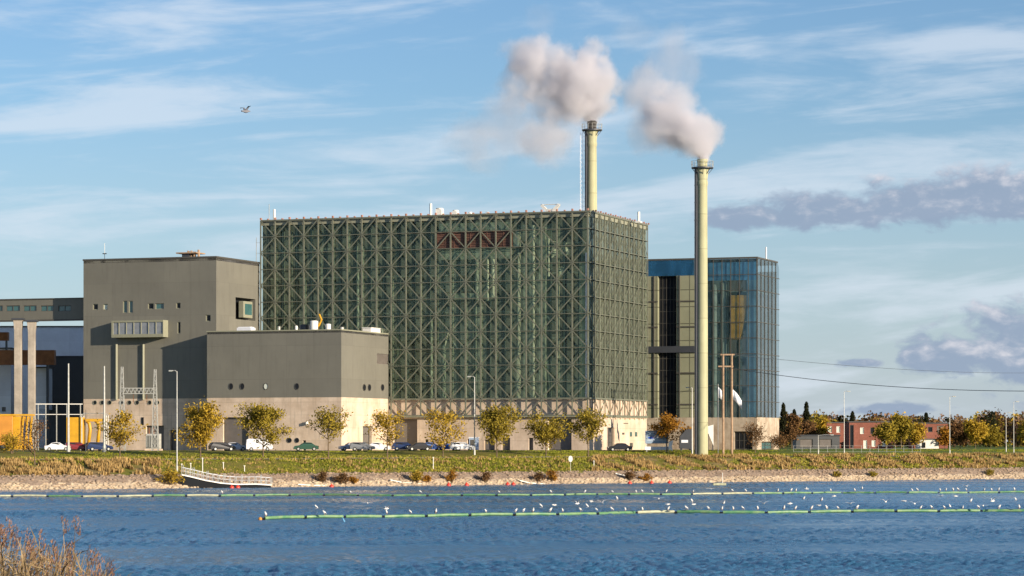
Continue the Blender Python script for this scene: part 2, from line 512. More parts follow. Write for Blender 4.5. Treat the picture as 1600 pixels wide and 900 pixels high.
def at(px, py, extra=0.0):
    """the ground point on the far shore that the photo shows at this pixel"""
    k = (px - 800) / F
    lo = 330.0
    Y = lo
    while Y < 1500:
        if HZ - (ground_z(k * Y, Y) - EYE) * F / Y <= py: break
        Y += 0.5
    return Vector((k * Y, Y, ground_z(k * Y, Y)))


def pt(px, py, Y): return Vector(((px - 800) / F * Y, Y, EYE - (py - HZ) * Y / F))
def wat(px, py):
    Y = EYE * F / (py - HZ)
    return Vector(((px - 800) / F * Y, Y, 0))


def smooth_noise(n, seed, octs=((40, 1.0), (13, 0.5), (5, 0.25))):
    r = np.random.default_rng(seed)
    def f(x, y):
        z = 0
        for wl, am in octs:
            for i in range(4):
                a = r.uniform(0, 6.28); ph = r.uniform(0, 6.28)
                z = z + am * 0.5 * np.sin((x * math.cos(a) + y * math.sin(a)) * 6.283 / (wl * r.uniform(0.7, 1.4)) + ph)
        return z
    return f


tn = smooth_noise(0, 5)
ts = np.concatenate([np.arange(-230, 330, 1.6), np.array([360, 420, 520, 700, 1000, 1600, 3000])])
ts = np.concatenate([np.array([-3000, -1500, -800, -500, -350, -280]), ts])
qs = np.concatenate([[-14, -8, -4, -2], np.arange(-1, 46, 0.6), np.arange(46, 120, 6), [130, 160, 200, 260, 340, 450, 600, 900, 1400, 2200, 4000]])
T, Q = np.meshgrid(ts, qs, indexing='ij')
X = SO.x + T * SD.x + Q * SN.x
Y = SO.y + T * SD.y + Q * SN.y
Z = np.interp(Q, PQ, PZ)
tn = smooth_noise(0, 5); nz = tn(X, Y)
fade = np.clip((Q - 4) / 6, 0, 1) * np.clip((42 - Q) / 8, 0, 1)
Z = Z + nz * 0.13 * fade
Z = Z + RNG.normal(0, 0.09, Z.shape) * np.clip(1 - np.abs(Q - 2.2) / 2.6, 0, 1)
nt, nq = T.shape
idx = np.arange(nt * nq).reshape(nt, nq)
Fc = np.stack([idx[:-1, :-1], idx[1:, :-1], idx[1:, 1:], idx[:-1, 1:]], -1).reshape(-1, 4)
V = np.stack([X, Y, Z], -1).reshape(-1, 3)
g = fast_mesh('ground', V, Fc, ['grass', 'stone_pale', 'stone', 'soil_dry', 'lawn'], smooth=True)
qc = Q.reshape(-1)[Fc].mean(1); xc = X.reshape(-1)[Fc].mean(1); yc = Y.reshape(-1)[Fc].mean(1)
pxc = 800 + F * xc / np.maximum(yc, 50)
jit = RNG.normal(0, 0.35, len(qc))
mi = np.zeros(len(qc), dtype=np.int32)
dry = (((pxc < 245) & (qc < 16)) | ((pxc > 925) & (qc < 26)))
mi[dry & (jit + np.sin(xc * 0.9) > -0.3)] = 3
mi[(pxc > 1180) & (qc > 26)] = 4
mi[(qc + jit) < 4.6] = 2
mi[(qc + jit) < 1.9] = 1
g.data.polygons.foreach_set('material_index', mi)
tag(g, kind='structure')


def strip(name, q0, q1, t0, t1, dz, mat, wob=0.0):
    mb_v = []; mb_f = []
    tt = np.arange(t0, t1, 3.0)
    for i, t in enumerate(tt):
        for q in (q0, (q0 + q1) / 2, q1):
            qq = q + wob * math.sin(t / 23.0)
            x = SO.x + t * SD.x + qq * SN.x; y = SO.y + t * SD.y + qq * SN.y
            mb_v.append((x, y, ground_z(x, y) + dz))
        if i:
            b = (i - 1) * 3
            mb_f += [(b, b + 3, b + 4, b + 1), (b + 1, b + 4, b + 5, b + 2)]
    m = MB(); m.v = mb_v; m.f = mb_f
    return tag(m.build(name, mat), kind='structure')


strip('footpath', 17.5, 19.3, -150, 260, 0.12, 'path_grit', 0.8)
strip('car_park', 43, 62, -160, 60, 0.02, 'asphalt')
strip('road', 43, 50, 61, 330, 0.02, 'asphalt')

# the near bank under the camera (only its reeds reach into the picture)
m = MB()
gx = np.linspace(-60, 60, 31); gy = [-60, -20, 0, 10, 20, 30, 38, 45, 52, 60, 70]
gzv = [5.2, 5.2, 5.1, 4.7, 4.1, 3.6, 3.2, 2.2, 1.3, 0.4, -1.2]
for i, x in enumerate(gx):
    for y, z in zip(gy, gzv):
        m.v.append((x, y + 2 * math.sin(x / 9), z + 0.12 * math.sin(x * 1.3 + y)))
ng = len(gy)
for i in range(len(gx) - 1):
    for j in range(ng - 1):
        a = i * ng + j; m.f.append((a, a + ng, a + ng + 1, a + 1))
tag(m.build('near_bank', 'soil_dry', smooth=True), kind='structure')

# ------------------------------------------------------------------ water: real waves
wr = np.random.default_rng(3)
ang = np.concatenate([np.linspace(-80, -17, 14), np.linspace(-14, 14, 900), np.linspace(17, 80, 14)])
yy = [12.0]
while yy[-1] < 640:
    yy.append(yy[-1] * 1.05 if yy[-1] < 100 else (yy[-1] * 1.0026 if yy[-1] < 300 else yy[-1] * 1.006))
yy = np.array(yy)
A, YY = np.meshgrid(np.radians(ang), yy, indexing='ij')
WX = np.tan(A) * YY; WY = YY.copy()
WZ = np.zeros_like(WX)
for i in range(90):
    wl = math.exp(wr.uniform(math.log(0.5), math.log(1.7)))
    a = rad(wr.normal(70, 55)); ph = wr.uniform(0, 6.28)
    amp = 0.0078 * wl ** 0.9
    WZ += amp * np.sin((WX * math.cos(a) + WY * math.sin(a)) * 6.283 / wl + ph)
gust = 0.75 + 0.35 * smooth_noise(0, 9, ((90, 1), (35, 0.6)))(WX, WY * 2)
WZ = WZ * np.clip(gust, 0.3, 1.3)
na, ny = WX.shape
idx = np.arange(na * ny).reshape(na, ny)
Fw = np.stack([idx[:-1, :-1], idx[1:, :-1], idx[1:, 1:], idx[:-1, 1:]], -1).reshape(-1, 4)
wm = bpy.data.materials.new('water'); wm.use_nodes = True
k = N(wm.node_tree); k.n.clear()
out = k.new('ShaderNodeOutputMaterial')
p = k.new('ShaderNodeBsdfPrincipled'); k.link(p.outputs[0], out.inputs[0])
tcw = k.new('ShaderNodeTexCoord').outputs['Object']
p.inputs['Base Color'].default_value = (0.045, 0.165, 0.30, 1)
wx, wy, wz = k.sep(tcw)
lane = k.noise(k.comb(k.math('MULTIPLY', wx, 0.012), k.math('MULTIPLY', wy, 0.05), 0), 1.0, 4, 0.6, 0.4)
k.put(k.ramp(lane, 0.35, 0.65, 0.10, 0.30), p.inputs['Roughness'])
p.inputs['IOR'].default_value = 1.33
b = k.new('ShaderNodeBump'); k.put(k.ramp(lane, 0.35, 0.65, 0.55, 1.0), b.inputs['Strength']); b.inputs['Distance'].default_value = 0.18
k.put(k.noise(tcw, 3.4, 5, 0.7), b.inputs['Height']); k.link(b.outputs[0], p.inputs['Normal'])
wobj = fast_mesh('water', np.stack([WX, WY, WZ], -1).reshape(-1, 3), Fw, wm, smooth=True)
tag(wobj, kind='structure')

# ------------------------------------------------------------------ buildings
TH = rad(-19.95)
ux, uy = math.cos(TH), math.sin(TH)
vx, vy = -math.sin(TH), math.cos(TH)
GZ = 5.3


class Bld:
    """a building whose local x runs along the long front, y into depth; origin at its front right corner"""
    def __init__(s, name, label, ox, oy):
        s.ox, s.oy = ox, oy
        s.root = thing(name, label, 'building', (ox, oy, 0), TH)
    def fx(s, px, off=0.0):
        k = (px - 800) / F
        return (k * (s.oy + off * vy) - (s.ox + off * vx)) / (ux - k * uy)
    def sy(s, px, off=0.0):
        k = (px - 800) / F
        return (k * (s.oy + off * uy) - (s.ox + off * ux)) / (vx - k * vy)
    def Y(s, a, b): return s.oy + a * uy + b * vy
    def z(s, py, a, b): return EYE - (py - HZ) * s.Y(a, b) / F
    def fr(s, x0, x1, y0, y1, off=0.0):
        """front rectangle in local x and z from pixels"""
        a0, a1 = s.fx(x0, off), s.fx(x1, off)
        am = (a0 + a1) / 2
        return a0, a1, s.z(y1, am, off), s.z(y0, am, off)
    def sd(s, x0, x1, y0, y1, off=0.0):
        b0, b1 = s.sy(x0, off), s.sy(x1, off)
        bm = (b0 + b1) / 2
        return b0, b1, s.z(y1, off, bm), s.z(y0, off, bm)


def opening(par, face, r, depth, kind='window', fmat='frame_dark', pmat='window', fw=0.12, nv=0, nh=0, rnd=False):
    """frame and pane set in an opening r=(a0,a1,z0,z1) of the front ('f', plane y=c) or side ('s', plane x=c) wall"""
    a0, a1, z0, z1, c = r
    def P(a, z, d):   # d: metres outward
        return (a, c - d, z) if face == 'f' else (c + d, a, z)
    fr = MB(); pn = MB()
    if rnd:
        ca, cz = (a0 + a1) / 2, (z0 + z1) / 2; ra, rz_ = (a1 - a0) / 2, (z1 - z0) / 2
        n = 20
        for j in range(n):
            t0, t1 = 6.2832 * j / n, 6.2832 * (j + 1) / n
            def rp(t, s_, d): return P(ca + ra * s_ * math.cos(t), cz + rz_ * s_ * math.sin(t), d)
            fr.quad(rp(t0, 1.0, 0.07), rp(t1, 1.0, 0.07), rp(t1, 0.84, 0.07), rp(t0, 0.84, 0.07))
            fr.quad(rp(t0, 1.0, 0.07), rp(t1, 1.0, 0.07), rp(t1, 1.0, 0), rp(t0, 1.0, 0))
            fr.quad(rp(t0, 0.84, 0.07), rp(t1, 0.84, 0.07), rp(t1, 0.84, 0.01), rp(t0, 0.84, 0.01))
        pn.poly([P(ca + ra * 0.85 * math.cos(6.2832 * j / n), cz + rz_ * 0.85 * math.sin(6.2832 * j / n), 0.015) for j in range(n)])
    else:
        def bx(mb, b0, b1, q0, q1, d0, d1):
            if face == 'f': mb.box(b0, b1, c - d0, c - d1, q0, q1)
            else: mb.box(c + d0, c + d1, b0, b1, q0, q1)
        d0, d1 = -depth + 0.02, -depth + 0.14
        bx(fr, a0, a0 + fw, z0, z1, d0, d1); bx(fr, a1 - fw, a1, z0, z1, d0, d1)
        bx(fr, a0 + fw, a1 - fw, z0, z0 + fw, d0, d1); bx(fr, a0 + fw, a1 - fw, z1 - fw, z1, d0, d1)
        for i in range(nv):
            q = a0 + (a1 - a0) * (i + 1) / (nv + 1); bx(fr, q - 0.04, q + 0.04, z0 + fw, z1 - fw, d0, d1 - 0.02)
        for i in range(nh):
            q = z0 + (z1 - z0) * (i + 1) / (nh + 1); bx(fr, a0 + fw, a1 - fw, q - 0.04, q + 0.04, d0, d1 - 0.03)
        bx(pn, a0 + 0.01, a1 - 0.01, z0 + 0.01, z1 - 0.01, -depth - 0.05, -depth + 0.015)
    f = fr.build(kind, fmat, par)
    pn.build('pane' if kind == 'window' else 'leaf', pmat, f)
    return f


# ---- the big hall behind its steel lattice
H = Bld('boiler_hall', 'large cube shaped hall with dark green glass behind a diagonal steel lattice, in the middle', 14.1, 517.0)
R0 = H.root
ZB, ZT, ZG = 11.75, 49.2, 14.85
L = 66.0; D = 36.0; NC, NR, NS = 22, 12, 12
cw = L / NC; rh = (ZT - ZB) / NR
off = -0.6     # lattice stands this far out of the wall
so_ = 0.38     # and this far on the side
for i in range(NC + 1):
    x = -i * cw
    m = MB().box(x - 0.12, x + 0.12, off - 0.12, off + 0.12, ZB, ZT)
    m.box(x - 0.05, x + 0.05, off + 0.11, -0.26, ZT - 0.6, ZT - 0.45)
    m.build('lattice_post', 'lattice', R0)
for j in range(1, NS + 1):
    y = j * 3.0 + off
    if j == NS: y = D + off
    MB().box(so_ - 0.06, so_ + 0.06, y - 0.11, y + 0.11, ZB, ZT).build('lattice_post', 'lattice', R0)
for r in range(NR + 1):
    z = ZB + r * rh
    big = r in (0, 1, NR)
    h = 0.15 if big else 0.06
    MB().box(-L, so_ + 0.10, off - 0.12, off + 0.10, z - h, z + h).build('lattice_rail', 'lattice', R0)
    MB().box(so_ - 0.09, so_ + 0.12, off + 0.15, D + off, z - h, z + h).build('lattice_rail', 'lattice', R0)


def diagonals(ncol, fn, sgn0):
    """continuous diagonal braces; node (row, col) when row+col is even, rows counted from the top"""
    for s_ in (1, -1):
        starts = set()
        for c in range(-NR - 1, ncol + NR + 2):
            if c % 2 == sgn0:      # crosses the top line at an even column
                if s_ == 1: r0, r1 = max(0, -c), min(NR, ncol - c)
                else: r0, r1 = max(0, c - ncol), min(NR, c)
                if r1 - r0 >= 1:
                    p = fn(c + s_ * r0, r0); q = fn(c + s_ * r1, r1)
                    yield p, q


skip = 0
for p_, q_ in diagonals(NC, lambda c, r: (-L + c * cw, off - 0.02, ZT - r * rh), 0):
    MB().bar(p_, q_, 0.18, 0.12, up=(0, 1, 0)).build('diagonal_brace', 'lattice', R0)
for p_, q_ in diagonals(NS, lambda c, r: (so_ + 0.02, off + c * 3.0 + 0.1 * 0, ZT - r * rh), 0):
    MB().bar(p_, q_, 0.13, 0.08, up=(1, 0, 0)).build('diagonal_brace', 'lattice', R0)

# glass skins
g1 = MB(); g1.quad((-L, 0, ZG), (0, 0, ZG), (0, 0, ZT - 0.9), (-L, 0, ZT - 0.9)); g1.build('front_glazing', 'glass_main', R0)
g2 = MB(); g2.quad((0, 0, ZG), (0, D, ZG), (0, D, ZT - 0.9), (0, 0, ZT - 0.9)); g2.build('side_glazing', 'glass_side', R0)
m = MB()
for r in range(1, NR):
    z = ZB + r * rh
    m.box(-L, 0, -0.08, -0.012, z - 0.06, z + 0.06); m.box(0.012, 0.08, 0, D, z - 0.06, z + 0.06)
for i in range(NC):
    x = -(i + 0.5) * cw
    m.box(x - 0.02, x + 0.02, -0.07, -0.012, ZG + 0.1, ZT - 1.0)
for j in range(1, NS * 2):
    y = j * 1.5
    m.box(0.012, 0.07, y - 0.03, y + 0.03, ZG + 0.1, ZT - 1.0)
m.build('mullions', 'frame_dark', R0)
m = MB().box(-L - 0.05, 0.05, -0.25, 0.0, ZT - 0.9, ZT + 0.1); m.box(0.0, 0.25, 0.0, D, ZT - 0.9, ZT + 0.1)
m.box(-L, 0, D - 0.3, D, ZT - 0.9, ZT + 0.1); m.box(-L - 0.05, -L + 0.25, 0, D, ZT - 0.9, ZT + 0.1)
m.build('parapet', 'frame_pale', R0)
m = MB().box(-L + 0.3, -0.1, 0.1, D - 0.3, ZT - 0.7, ZT - 0.4); m.build('roof', 'roofing', R0)
for i in range(NC * 2 + 1):
    x = -i * cw / 2
    MB().box(x - 0.14, x + 0.14, off - 0.12, -0.255, ZT + 0.165, ZT + (0.55 if i % 2 == 0 else 0.36)).build('roof_bracket', 'roof_red', R0)
for j in range(1, NS * 2 + 1):
    y = j * 1.5
    MB().box(0.255, so_ + 0.15, y - 0.14, y + 0.14, ZT + 0.165, ZT + (0.5 if j % 2 == 0 else 0.35)).build('roof_bracket', 'roof_red', R0)
# interior
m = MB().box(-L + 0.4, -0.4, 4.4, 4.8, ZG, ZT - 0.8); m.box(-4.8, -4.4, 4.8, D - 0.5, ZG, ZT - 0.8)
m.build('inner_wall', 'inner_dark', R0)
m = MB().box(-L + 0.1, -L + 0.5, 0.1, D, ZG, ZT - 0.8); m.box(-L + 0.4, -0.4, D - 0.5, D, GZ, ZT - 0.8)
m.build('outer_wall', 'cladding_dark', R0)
fl = MB()
for z in (20.5, 26.0, 31.0, 38.0, 43.5):
    fl.box(-L + 0.5, -0.5, 1.6, 4.4, z, z + 0.25); fl.box(-4.4, -1.2, 4.4, D - 0.6, z, z + 0.25)
fl.build('gallery_floors', 'inner_floor', R0)


def inner(name, x0, x1, y0, y1, off_, mat, dd=0.5):
    a0, a1, z0, z1 = H.fr(x0, x1, y0, y1, off_)
    z0 = max(z0, ZG + 0.02)
    return MB().box(a0, a1, off_, off_ + dd, z0, z1).build(name, mat, R0)


lv = H.fr(686, 802, 362, 387, 0.35)
m = MB()
z = lv[2]
while z < lv[3]:
    m.box(lv[0], lv[1], -0.36, -0.16, z, z + 0.18); z += 0.3
m.box(lv[0], lv[1], -0.155, -0.09, lv[2], lv[3])
for i in range(10):
    a = lv[0] + (lv[1] - lv[0]) * i / 9
    m.box(a - 0.06, a + 0.06, -0.42, -0.365, lv[2], lv[3])
lvo = m.build('louver_panel', 'louver', R0)
inner('wall_panel', 686, 800, 348, 360, 0.4, 'mid_green')
inner('wall_panel', 686, 800, 389, 405, 0.4, 'mid_green')
inner('wall_panel', 700, 770, 458, 468, 0.5, 'mid_green')
inner('wall_panel', 802, 812, 362, 386, 0.3, 'pale_duct')
for x0, x1, y0, y1, mt in ((808, 813, 395, 622, 'pale_duct'), (818, 834, 380, 622, 'mid_green'), (831, 836, 352, 622, 'pale_duct'),
                           (842, 852, 355, 622, 'mid_green'), (848, 851, 360, 622, 'pale_duct'), (856, 859, 372, 432, 'pale_duct'),
                           (868, 874, 440, 560, 'pale_duct'), (760, 764, 405, 470, 'pale_duct'), (768, 773, 405, 465, 'pale_duct'),
                           (905, 914, 410, 622, 'mid_green'), (806, 812, 560, 622, 'pale_duct'),
                           (822, 830, 555, 622, 'pale_duct'), (635, 639, 565, 622, 'mid_green'), (557, 561, 420, 560, 'mid_green'),
                           (500, 504, 445, 515, 'mid_green'), (672, 676, 500, 622, 'mid_green'), (727, 731, 585, 622, 'pale_duct'),
                           (690, 696, 540, 622, 'mid_green'), (776, 779, 572, 622, 'pale_duct'), (742, 748, 405, 470, 'mid_green')):
    a0, a1, z0, z1 = H.fr(x0, x1, y0, y1, 0.6)
    z0 = max(z0, ZG + 0.02)
    r_ = (a1 - a0) / 2
    if r_ < 0.5:
        m = MB().tube([((a0 + a1) / 2, 0.35 + r_, z0), ((a0 + a1) / 2, 0.35 + r_, z1)], r_, 12)
        m.tube([((a0 + a1) / 2, 0.35 + r_, z0 + 0.05), ((a0 + a1) / 2, 0.35 + r_, z0 + 0.35)], r_ * 1.3, 12)
        m.build('duct', mt, R0, smooth=False)
    else:
        m = MB().box(a0, a1, 0.55, 1.5, z0, z1)
        for q in range(int((z1 - z0) / 3)):
            m.box(a0 - 0.05, a1 + 0.05, 0.5, 0.55, z0 + q * 3, z0 + q * 3 + 0.15)
        m.build('duct', mt, R0)
for (x0, x1, y0, y1) in ((686, 804, 405, 455), (804, 862, 350, 622), (686, 760, 480, 622), (862, 905, 560, 622), (905, 918, 380, 400), (610, 640, 520, 622)):
    a0, a1, z0, z1 = H.fr(x0, x1, y0, y1, 3.0); z0 = max(z0, ZG + 0.02)
    MB().box(a0, a1, 3.0, 3.3, z0, z1).build('bay_panel', M['bay_panel'], R0)
# vessels and pipes
for cxp, cyp, rr in ((866, 393, 1.0), (876, 424, 0.9), (882, 392, 0.9)):
    a = H.fx(cxp, 1.8); z = H.z(cyp, a, 1.8)
    MB().lathe(a, 2.2, [(0.02, z + rr), (rr * 0.6, z + rr * 0.8), (rr, z + rr * 0.25), (rr, z - rr * 0.6), (rr * 0.5, z - rr), (0.02, z - rr * 1.1)], 20).build('vessel', 'pale_duct', R0, smooth=True)
for (x0, y0, x1, y1) in ((845, 378, 872, 378), (862, 402, 885, 380), (836, 480, 868, 505), (690, 560, 700, 520), (700, 520, 715, 545), (855, 560, 860, 615)):
    a0 = H.fx(x0, 1.5); a1 = H.fx(x1, 1.5)
    MB().tube([(a0, 1.5, H.z(y0, a0, 1.5)), (a1, 1.5, H.z(y1, a1, 1.5))], 0.16, 8).build('pipe', 'pale_duct', R0)
a_ = H.fx(916.3, -0.25)
m = MB().tube([(a_, -0.25, ZG + 0.1), (a_, -0.25, H.z(395, a_, -0.25))], 0.20, 12)
for q in range(8): m.box(a_ - 0.28, a_ + 0.28, -0.3, -0.02, ZG + 1 + q * 3.1, ZG + 1.12 + q * 3.1)
m.build('downpipe', 'white_paint', R0)
# fainter columns all along the inside
for i in range(0, NC * 2):
    x = -L + 0.9 + i * 1.5 + random.uniform(-0.3, 0.3)
    if x > -1: continue
    wd = random.choice((0.12, 0.2, 0.35)); tz = random.choice((ZT - 1, 38, 44))
    MB().box(x, x + wd, 1.25, 1.25 + wd, ZG + 0.02, tz).build('column', 'mid_green', R0)
for j in range(10):
    y = 3 + j * 3.2 + random.uniform(-0.5, 0.5)
    MB().box(-1.4, -1.0, y, y + random.choice((0.4, 0.9, 1.4)), ZG + 0.02, random.choice((ZT - 1, 36, 42))).build('column', 'mid_green', R0)
# concrete base with door openings
holes = []; doors = []
def wall_hole(B, x0, x1, y0, y1):
    a0, a1, z0, z1 = B.fr(x0, x1, y0, y1)
    return a0, a1, max(z0, GZ), z1
for (x0, x1, y0, kind) in ((614, 652, 655, 'rolling_door'), (664, 669, 687, 'door'), (730, 737, 686, 'door'), (757, 773, 687, 'door'), (784, 797, 684, 'door'), (826, 833, 684, 'door'), (856, 893, 655, 'rolling_door')):
    a0, a1, z0, z1 = wall_hole(H, x0, x1, y0, 705)
    holes.append((a0 + L, a1 + L, z0 - GZ, z1 - GZ)); doors.append((a0, a1, z0, z1, 0.0, kind))
m = MB().holewall((-L, 0, GZ), (1, 0, 0), (0, 0, 1), (0, 1, 0), L, ZG - GZ, holes, 1.2)
sh = []; sdoors = []
for (x0, x1, y0) in ((949, 960, 668),):
    b0, b1, z0, z1 = H.sd(x0, x1, y0, 705)
    sh.append((b0, b1, 0.0, z1 - GZ)); sdoors.append((b0, b1, GZ, z1, 0.0, 'door'))
m.holewall((0, 0, GZ), (0, 1, 0), (0, 0, 1), (-1, 0, 0), D, ZG - GZ, sh, 1.0)
m.quad((-L, 0, ZG), (0, 0, ZG), (0, 2, ZG), (-L, 2, ZG)); m.quad((-3, 2, ZG), (0, 2, ZG), (0, D, ZG), (-3, D, ZG))
m.quad((-L, 0, GZ), (-L, D, GZ), (-L, D, ZG), (-L, 0, ZG))
m.build('concrete_base', 'concrete', R0)
for d in doors:
    opening(R0, 'f', d[:5], 0.9 if d[5] == 'rolling_door' else 0.5, d[5], 'frame_dark', 'door_metal', 0.18, 0, 0)
for d in sdoors: opening(R0, 's', d[:5], 0.5, 'door', 'frame_dark', 'door_metal', 0.15, 1, 2)
# small grilles and notices on the side base
for (x0, x1, y0, y1, mt) in ((972, 975, 676, 679, 'frame_dark'), (984, 987, 675, 682, 'window_teal'), (992, 995, 675, 682, 'window_teal'), (984, 988, 692, 698, 'frame_dark'), (974, 981, 661, 662, 'frame_dark')):
    b0, b1, z0, z1 = H.sd(x0, x1, y0, y1)
    MB().box(0.01, 0.10, b0, b1, z0, z1).build('grille', mt, R0)
# pilasters under the side lattice give the wall its scalloped shadow
for j in range(NS):
    y = j * 3 + 0.6
    MB().box(0.0, 0.28, y, y + 0.5, ZB - 0.6, ZG - 0.05).build('pilaster', 'concrete', R0)
# posts carrying the lattice foot
m = MB().box(-L, so_, off - 0.1, -0.005, ZB - 0.30, ZB - 0.16); m.box(0.005, so_, off + 0.2, D + off, ZB - 0.30, ZB - 0.16)
m.build('ledge', 'frame_pale', R0)
# roof gear
def mast(B, px, y0, y1, b, w_, mat, name='roof_mast'):
    a = B.fx(px, b); zt = B.z(y0, a, b); zb = B.z(y1, a, b)
    m = MB().tube([(a, b, min(zb, ZT - 0.4)), (a, b, zt)], w_, 8)
    m.box(a - w_ * 2, a + w_ * 2, b - w_ * 2, b + w_ * 2, ZT - 0.4, ZT - 0.1)
    return m.build(name, mat, B.root)
mast(H, 420.5, 319, 345, 2.5, 0.06, 'galvanised')
mast(H, 428.5, 327, 345, 1.5, 0.24, 'white_paint')
mast(H, 673, 318, 338, 2.0, 0.26, 'white_paint')
mast(H, 998, 331, 348, 24.0, 0.26, 'white_paint')
for (px, py, wd, hh) in ((687, 325, 1.2, 1.3), (712, 328, 0.9, 1.0), (762, 331, 0.6, 0.5), (735, 331, 0.6, 0.5)):
    a = H.fx(px, 3); z = H.z(py, a, 3)
    m = MB().box(a - wd / 2, a + wd / 2, 2.4, 3.6, ZT - 0.4, z - 0.25); m.lathe(a, 3.0, [(wd * 0.55, z - 0.25), (wd * 0.6, z - 0.05), (wd * 0.3, z), (0.01, z)], 14)
    m.build('roof_vent', 'white_paint', R0)
a = H.fx(860, 2.5); z = H.z(323, a, 2.5)
m = MB().bar((a - 1.7, 2.5, z + 0.35), (a - 0.5, 2.5, z - 0.9), 0.55, 0.5); m.bar((a + 1.7, 2.5, z + 0.35), (a + 0.5, 2.5, z - 0.9), 0.75, 0.5)
m.box(a - 0.55, a + 0.55, 2.2, 2.8, ZT - 0.4, z - 0.4); m.box(a - 1.9, a + 1.9, 2.35, 2.65, z + 0.35, z + 0.48)
m.build('horn_vent', 'white_paint', R0)
# the thin maintenance rig hanging at the left edge
m = MB()
for z in (37, 39, 41, 43, 45):
    m.bar((-L - 0.2, off, z), (-L - 1.0, off, z), 0.06)
m.bar((-L - 1.0, off, 36), (-L - 0.9, off, 46), 0.08)
m.build('side_ladder', 'galvanised', R0)

# ---- tall grey block on the left
B1 = Bld('grey_block', 'tall windowless looking grey block with a projecting bay window, left of the lattice hall', -54.9, 522.1)
r1 = B1.root
LW = 27.75; LD = 18.9; LT = 41.05
ZC = 14.95
fh = []; fo = []
def add_front(B, hl, ol, x0, x1, y0, y1, base, fm='frame_pale', pm='window_teal', width=LW, nv=0):
    a0, a1, z0, z1 = B.fr(x0, x1, y0, y1)
    hl.append((a0 + width, a1 + width, z0 - base, z1 - base)); ol.append(((a0, a1, z0, z1, 0.0), fm, pm, nv))
for (x0, x1, y0, y1, pm) in ((145, 153, 475, 484, 'window'), (161, 168, 475, 484, 'window_pale'), (192, 198.5, 470, 489, 'window_teal'), (201, 207.5, 470, 489, 'window_teal'),
                             (231, 240, 474, 483, 'window'), (242.5, 256, 474, 483, 'window_teal'), (275, 282, 473, 482, 'window'),
                             (277, 282, 503, 521, 'window'), (321.5, 329, 492, 502, 'window')):
    add_front(B1, fh, fo, x0, x1, y0, y1, ZC, pm=pm)
m = MB().holewall((-LW, 0, ZC), (1, 0, 0), (0, 0, 1), (0, 1, 0), LW, LT - ZC, fh, 0.35)
b0, b1, z0, z1 = B1.sd(368, 399, 466, 500)
m.holewall((0, 0, ZC), (0, 1, 0), (0, 0, 1), (-1, 0, 0), LD, LT - ZC, [(b0, b1, z0 - ZC, z1 - ZC)], 1.6)
m.quad((-LW, LD, ZC), (0, LD, ZC), (0, LD, LT), (-LW, LD, LT)); m.quad((-LW, 0, ZC), (-LW, LD, ZC), (-LW, LD, LT), (-LW, 0, LT))
m.build('wall', 'cladding', r1)
for (r_, fm, pm, nv) in fo: opening(r1, 'f', r_, 0.28, 'window', fm, pm, 0.10, nv)
opening(r1, 's', (b0, b1, z0, z1, 0.0), 1.5, 'window', 'frame_dark', 'window', 0.2, 2, 1)
s_ = B1.sd(379, 393, 471, 497)
m = MB().box(-0.9, 0.25, s_[0], s_[1], s_[2], s_[3]); bx_ = m.build('box_window', 'frame_pale', r1, bevel=0.12)
MB().box(0.255, 0.27, s_[0] + 0.5, s_[1] - 0.4, s_[2] + 0.6, s_[3] - 0.5).build('pane', 'window_teal', bx_)
MB().box(-LW - 0.12, 0.12, -0.12, LD, LT + 0.003, LT + 0.3).build('parapet', 'frame_dark', r1)
m = MB().box(-LW, 0, 0, LD, LT - 0.5, LT - 0.01); m.build('roof', 'roofing', r1)
# concrete base, round ports
ch = []; cdoors = []
for (x0, x1, y0, kd) in ((228, 256, 665, 'rolling_door'), (266, 275, 672, 'door')):
    a0, a1, z0, z1 = B1.fr(x0, x1, y0, 705)
    ch.append((a0 + LW, a1 + LW, 0.0, z1 - GZ)); cdoors.append(((a0, a1, GZ, z1, 0.0), kd))
m = MB().holewall((-LW, 0.02, GZ), (1, 0, 0), (0, 0, 1), (0, 1, 0), LW, ZC - GZ, ch, 0.8)
m.quad((0, 0.02, GZ), (0, LD, GZ), (0, LD, ZC), (0, 0.02, ZC)); m.quad((-LW, 0.02, GZ), (-LW, LD, GZ), (-LW, LD, ZC), (-LW, 0.02, ZC))
m.build('concrete_base', 'concrete', r1)
for r_, kd in cdoors: opening(r1, 'f', r_, 0.6, kd, 'frame_dark', 'door_metal', 0.15)
for px in (148.5, 160, 171.5, 190, 202.5, 214.5, 234, 246):
    a0, a1, z0, z1 = B1.fr(px - 3.2, px + 3.2, 625.5, 632.5, 0.0)
    opening(r1, 'f', (a0, a1, z0, z1, 0.0), 0.3, 'window', 'frame_pale', 'window', rnd=True)
a0, a1, z0, z1 = B1.fr(221, 224.5, 652, 664)
MB().box(a0, a1, -0.06, 0.015, z0, z1).build('grille', 'window', r1)
